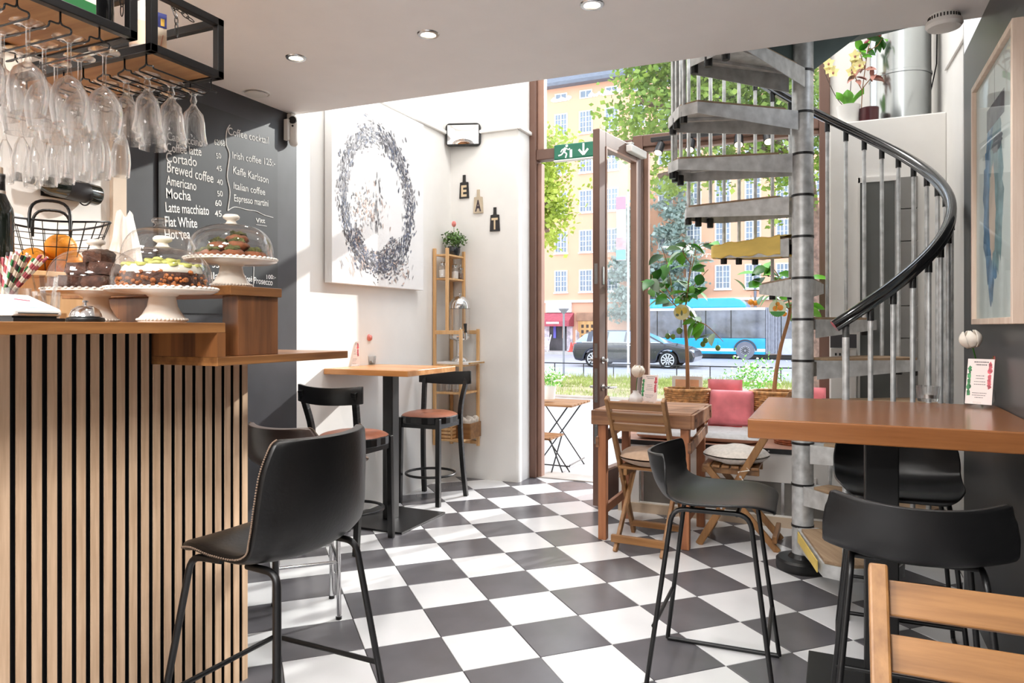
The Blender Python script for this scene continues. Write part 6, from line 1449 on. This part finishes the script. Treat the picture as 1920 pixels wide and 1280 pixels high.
# ---------------------------------------------------------------- trees
def tree(label, cat, base, blobs, n, size, m, trunk=None, seed=1, grp='street trees', droop=0, name='street_tree', nb=9):
    t = thing(name, label, cat, base, 0, grp); rn = random.Random(seed); b = V(base); mb = MB()
    tot = sum(r[0]*r[1]*r[2] for _, r in blobs)
    for c, r in blobs:
        c = V(c); k = int(n*r[0]*r[1]*r[2]/tot)
        cl = []
        for q in range(max(3, k//90)):
            d = V((rn.gauss(0, 1), rn.gauss(0, 1), rn.gauss(0, 1))).normalized()*(rn.random()**.4); cl.append(c+V((d.x*r[0], d.y*r[1], d.z*r[2])))
        for i in range(k):
            p = rn.choice(cl)+V((rn.gauss(0, .17*r[0]+.12), rn.gauss(0, .17*r[1]+.12), rn.gauss(0, .12*r[2]+.1)))-b
            a = V((rn.gauss(0, 1), rn.gauss(0, 1), rn.gauss(-droop, .6))).normalized(); q = V((rn.gauss(0, 1), rn.gauss(0, 1), rn.gauss(.8, 1))).normalized(); e = a.cross(q).normalized(); s = size*(.6+.8*rn.random())
            mb.add([p, p+a*s*.45+e*s*.42, p+a*s, p+a*s*.45-e*s*.42], [(0, 1, 2, 3)])
    o = mb.build('foliage', m, t); o['kind'] = 'stuff'
    if trunk:
        pts, r0 = trunk; P = cat_spline([V(p)-b for p in pts], 5); k = len(P)
        MB().tube(P, [r0*(1.6 if i == 0 else (1.15 if i == 1 else 1))*(1-.5*i/k) for i in range(k)], 12).build('trunk', mat('tree_bark', rgb(128, 102, 92), .9, var=.25, scale=12) if 'tree_bark' not in bpy.data.materials else bpy.data.materials['tree_bark'], t, smooth=60)
        for c, r in blobs[:nb]:
            s_ = P[int(k*.75)]; e_ = V(c)-b; MB().tube(cat_spline([s_, (s_+e_)*.5+V((0, 0, .3)), e_], 5), .05, 6).build('limb', bpy.data.materials['tree_bark'], t, smooth=60)
    return t
def leafm(n, c, c2):
    m, tt, p = newmat(n); oi = tt.nodes.new('ShaderNodeTexNoise'); oi.inputs['Scale'].default_value = 2.5; oi.inputs['Detail'].default_value = 6; co = tt.nodes.new('ShaderNodeTexCoord'); tt.links.new(co.outputs['Object'], oi.inputs[0])
    r = tt.nodes.new('ShaderNodeValToRGB'); r.color_ramp.elements[0].position = .35; r.color_ramp.elements[1].position = .65; r.color_ramp.elements[0].color = c; r.color_ramp.elements[1].color = c2; tt.links.new(oi.outputs[0], r.inputs[0]); tt.links.new(r.outputs[0], p.inputs['Base Color'])
    p.inputs['Roughness'].default_value = .55
    tr = tt.nodes.new('ShaderNodeBsdfTranslucent'); tt.links.new(r.outputs[0], tr.inputs[0]); mx = tt.nodes.new('ShaderNodeMixShader'); mx.inputs[0].default_value = .4
    tt.links.new(p.outputs[0], mx.inputs[1]); tt.links.new(tr.outputs[0], mx.inputs[2]); tt.links.new(mx.outputs[0], tt.nodes['Material Output'].inputs[0]); return m
LIND = leafm('linden_leaves', rgb(92, 128, 52), rgb(168, 190, 88)); SPRU = leafm('blue_spruce_needles', rgb(142, 164, 156), rgb(188, 202, 194)); LEFT_ = leafm('yellow_green_leaves', rgb(140, 164, 60), rgb(196, 208, 104))
def bl(u, v, d, rx, rz): c = at(u, v, d); return (c, (rx, rx, rz))
tb = at(1536, 742, 14); tb.z = -.12
tree('large leafy linden tree whose crown hangs before the peach building', 'tree', tuple(tb), [bl(1200, 190, 13.5, .75, .55), bl(1260, 250, 13.5, .8, .65), bl(1330, 180, 14, 1.0, .9), bl(1420, 200, 14, 1.0, .9), bl(1300, 330, 13.8, .5, .35), bl(1235, 330, 13.6, .35, .35), bl(1400, 290, 14, .8, .5), bl(1470, 330, 14, .6, .4), bl(1500, 180, 14, .9, .9), bl(1545, 200, 14, .6, 1.0), bl(1360, 90, 14.5, 1.4, .8), bl(1230, 130, 14, .8, .5), bl(1545, 380, 14, .4, .7), bl(1440, 400, 14, .3, .25), bl(1290, 90, 14, 1.2, .7)], 21000, .105, LIND, ([tuple(tb), tuple(tb+V((.05, 0, .6))), tuple(tb+V((-.1, .2, 3.0))), tuple(tb+V((-.4, .2, 6.0)))], .24), 3)
tl = at(1004, 740, 14.5); tl.z = -.12
tree('yellow-green leafy tree half hidden by the doorway pier', 'tree', tuple(tl), [bl(1022, 340, 14, .32, .4), bl(1030, 390, 14, .34, .45), bl(1028, 440, 14, .28, .4), bl(1008, 390, 14.5, .5, .8), bl(1000, 300, 14.5, .7, .6)], 4200, .10, LEFT_, ([tuple(tl), tuple(tl+V((0, 0, 2))), tuple(tl+V((0, 0, 4)))], .16), 4)
b1_ = at(1165, 660, 37.6); b1_.z = -.36
tree('grey-blue conifer standing before the building behind the door', 'tree', (b1_.x, 39.1, -.2), [((b1_.x, 39.1, 1.9+1.0*k), (1.5-.16*k, .35, .5)) for k in range(7)], 4200, .24, SPRU, None, 5)
b2_ = at(1240, 660, 37.4)
tree('taller grey-blue conifer beside the big linden crown', 'tree', (b2_.x, 39.1, -.2), [((b2_.x, 39.1, 3.4+1.05*k), (1.75-.15*k, .35, .55)) for k in range(6)], 3800, .24, SPRU, None, 6)
# ---------------------------------------------------------------- cafe furniture and planters outside
t = thing('cafe_table', 'small outdoor slatted cafe table with crossed black wire legs', 'table', (0, 0, 0)); c = on_z(1044, 752, .66); c = V((c.x, c.y, 0)); c = at(1040, 752, 6.6); t.location = (c.x, c.y, -.06); zt = c.z+.06
for k in range(6): MB().bx(-.26, .26, -.26+k*.088, -.26+k*.088+.075, zt-.02, zt).build('table_slat', ACACX, t, bevel=.002)
m = MB()
for s in (-1, 1):
    for y in (-.2, .2): m.tube([(s*.22, y, 0), (-s*.2, y, zt-.02)], .007, 6)
for s in (-1, 1): m.tube([(s*.22, -.2, .06), (s*.22, .2, .06)], .006, 6)
m.tube([(-.22, -.2, .05), (.22, -.2, .05)], .006, 6).build('wire_legs', BLACKM, t)
t2 = thing('outdoor_chair', 'small outdoor folding chair beside the cafe table', 'chair', tuple(at(1010, 822, 6.15)*1.0)); t2.location.z = -.06; zc = at(1012, 815, 6.15).z+.06
for k in range(4): MB().bx(-.17, .17, -.16+k*.085, -.16+k*.085+.07, zc-.015, zc).build('seat_slat', ACACX, t2)
m = MB()
for s in (-1, 1):
    m.tube([(s*.16, -.17, 0), (s*.16, .15, zc)], .007, 6).tube([(s*.16, .17, 0), (s*.16, -.15, zc)], .007, 6)
m.build('wire_legs', BLACKM, t2)
def planter(label, c, pr, ph, n, sp, seed):
    t = thing('flower_pot', label, 'plant', c, 0, 'white flowers outside'); rn = random.Random(seed)
    MB().lathe([(0, 0), (pr*.8, 0), (pr, ph), (pr*.9, ph), (pr*.85, ph*.85), (0, ph*.85)], 20).build('pot', PLASTW, t, smooth=50)
    mb = MB(); fb = MB()
    for k in range(n):
        d = V((rn.gauss(0, .6), rn.gauss(0, .6), abs(rn.gauss(.5, .4))))*sp; a = V((rn.gauss(0, 1), rn.gauss(0, 1), 1)).normalized(); e = a.cross(V((rn.random(), rn.random(), .2))).normalized(); l = .035
        p = V((0, 0, ph*.9))+d; mb.add([p, p+a*l*.5+e*.007, p+a*l, p+a*l*.5-e*.007], [(0, 1, 2, 3)])
        if k % 3 == 0 and d.z > .03: fb.ell(p+V((0, 0, .03)), (.012, .012, .008), 6, 4)
    o = mb.build('foliage', bpy.data.materials['bright_leaf'], t); o['kind'] = 'stuff'; o = fb.build('white_blossoms', mat('white_blossom', rgb(246, 246, 228), .6) if 'white_blossom' not in bpy.data.materials else bpy.data.materials['white_blossom'], t); o['kind'] = 'stuff'
c = at(1028, 748, 6.55); planter('white pot of white flowers on the outdoor cafe table', (c.x, c.y, c.z+.003), .075, .12, 300, .12, 61)
c2 = at(1412, 755, 6.6); planter('white planter of white flowers outside the shop window', (c2.x, c2.y, c2.z-.02), .13, .16, 500, .19, 62)
tc2 = thing('cafe_table', 'outdoor table under the white planter beyond the window', 'table', (c2.x, c2.y, -.06)); zz = c2.z-.02+.06
for k in range(5): MB().bx(-.3, .3, -.22+k*.09, -.22+k*.09+.08, zz-.022, zz).build('table_slat', ACACX, tc2)
m = MB()
for s in (-1, 1):
    for y in (-.18, .18): m.tube([(s*.25, y, 0), (s*.25, y, zz-.02)], .012, 6)
m.build('wire_legs', BLACKM, tc2)
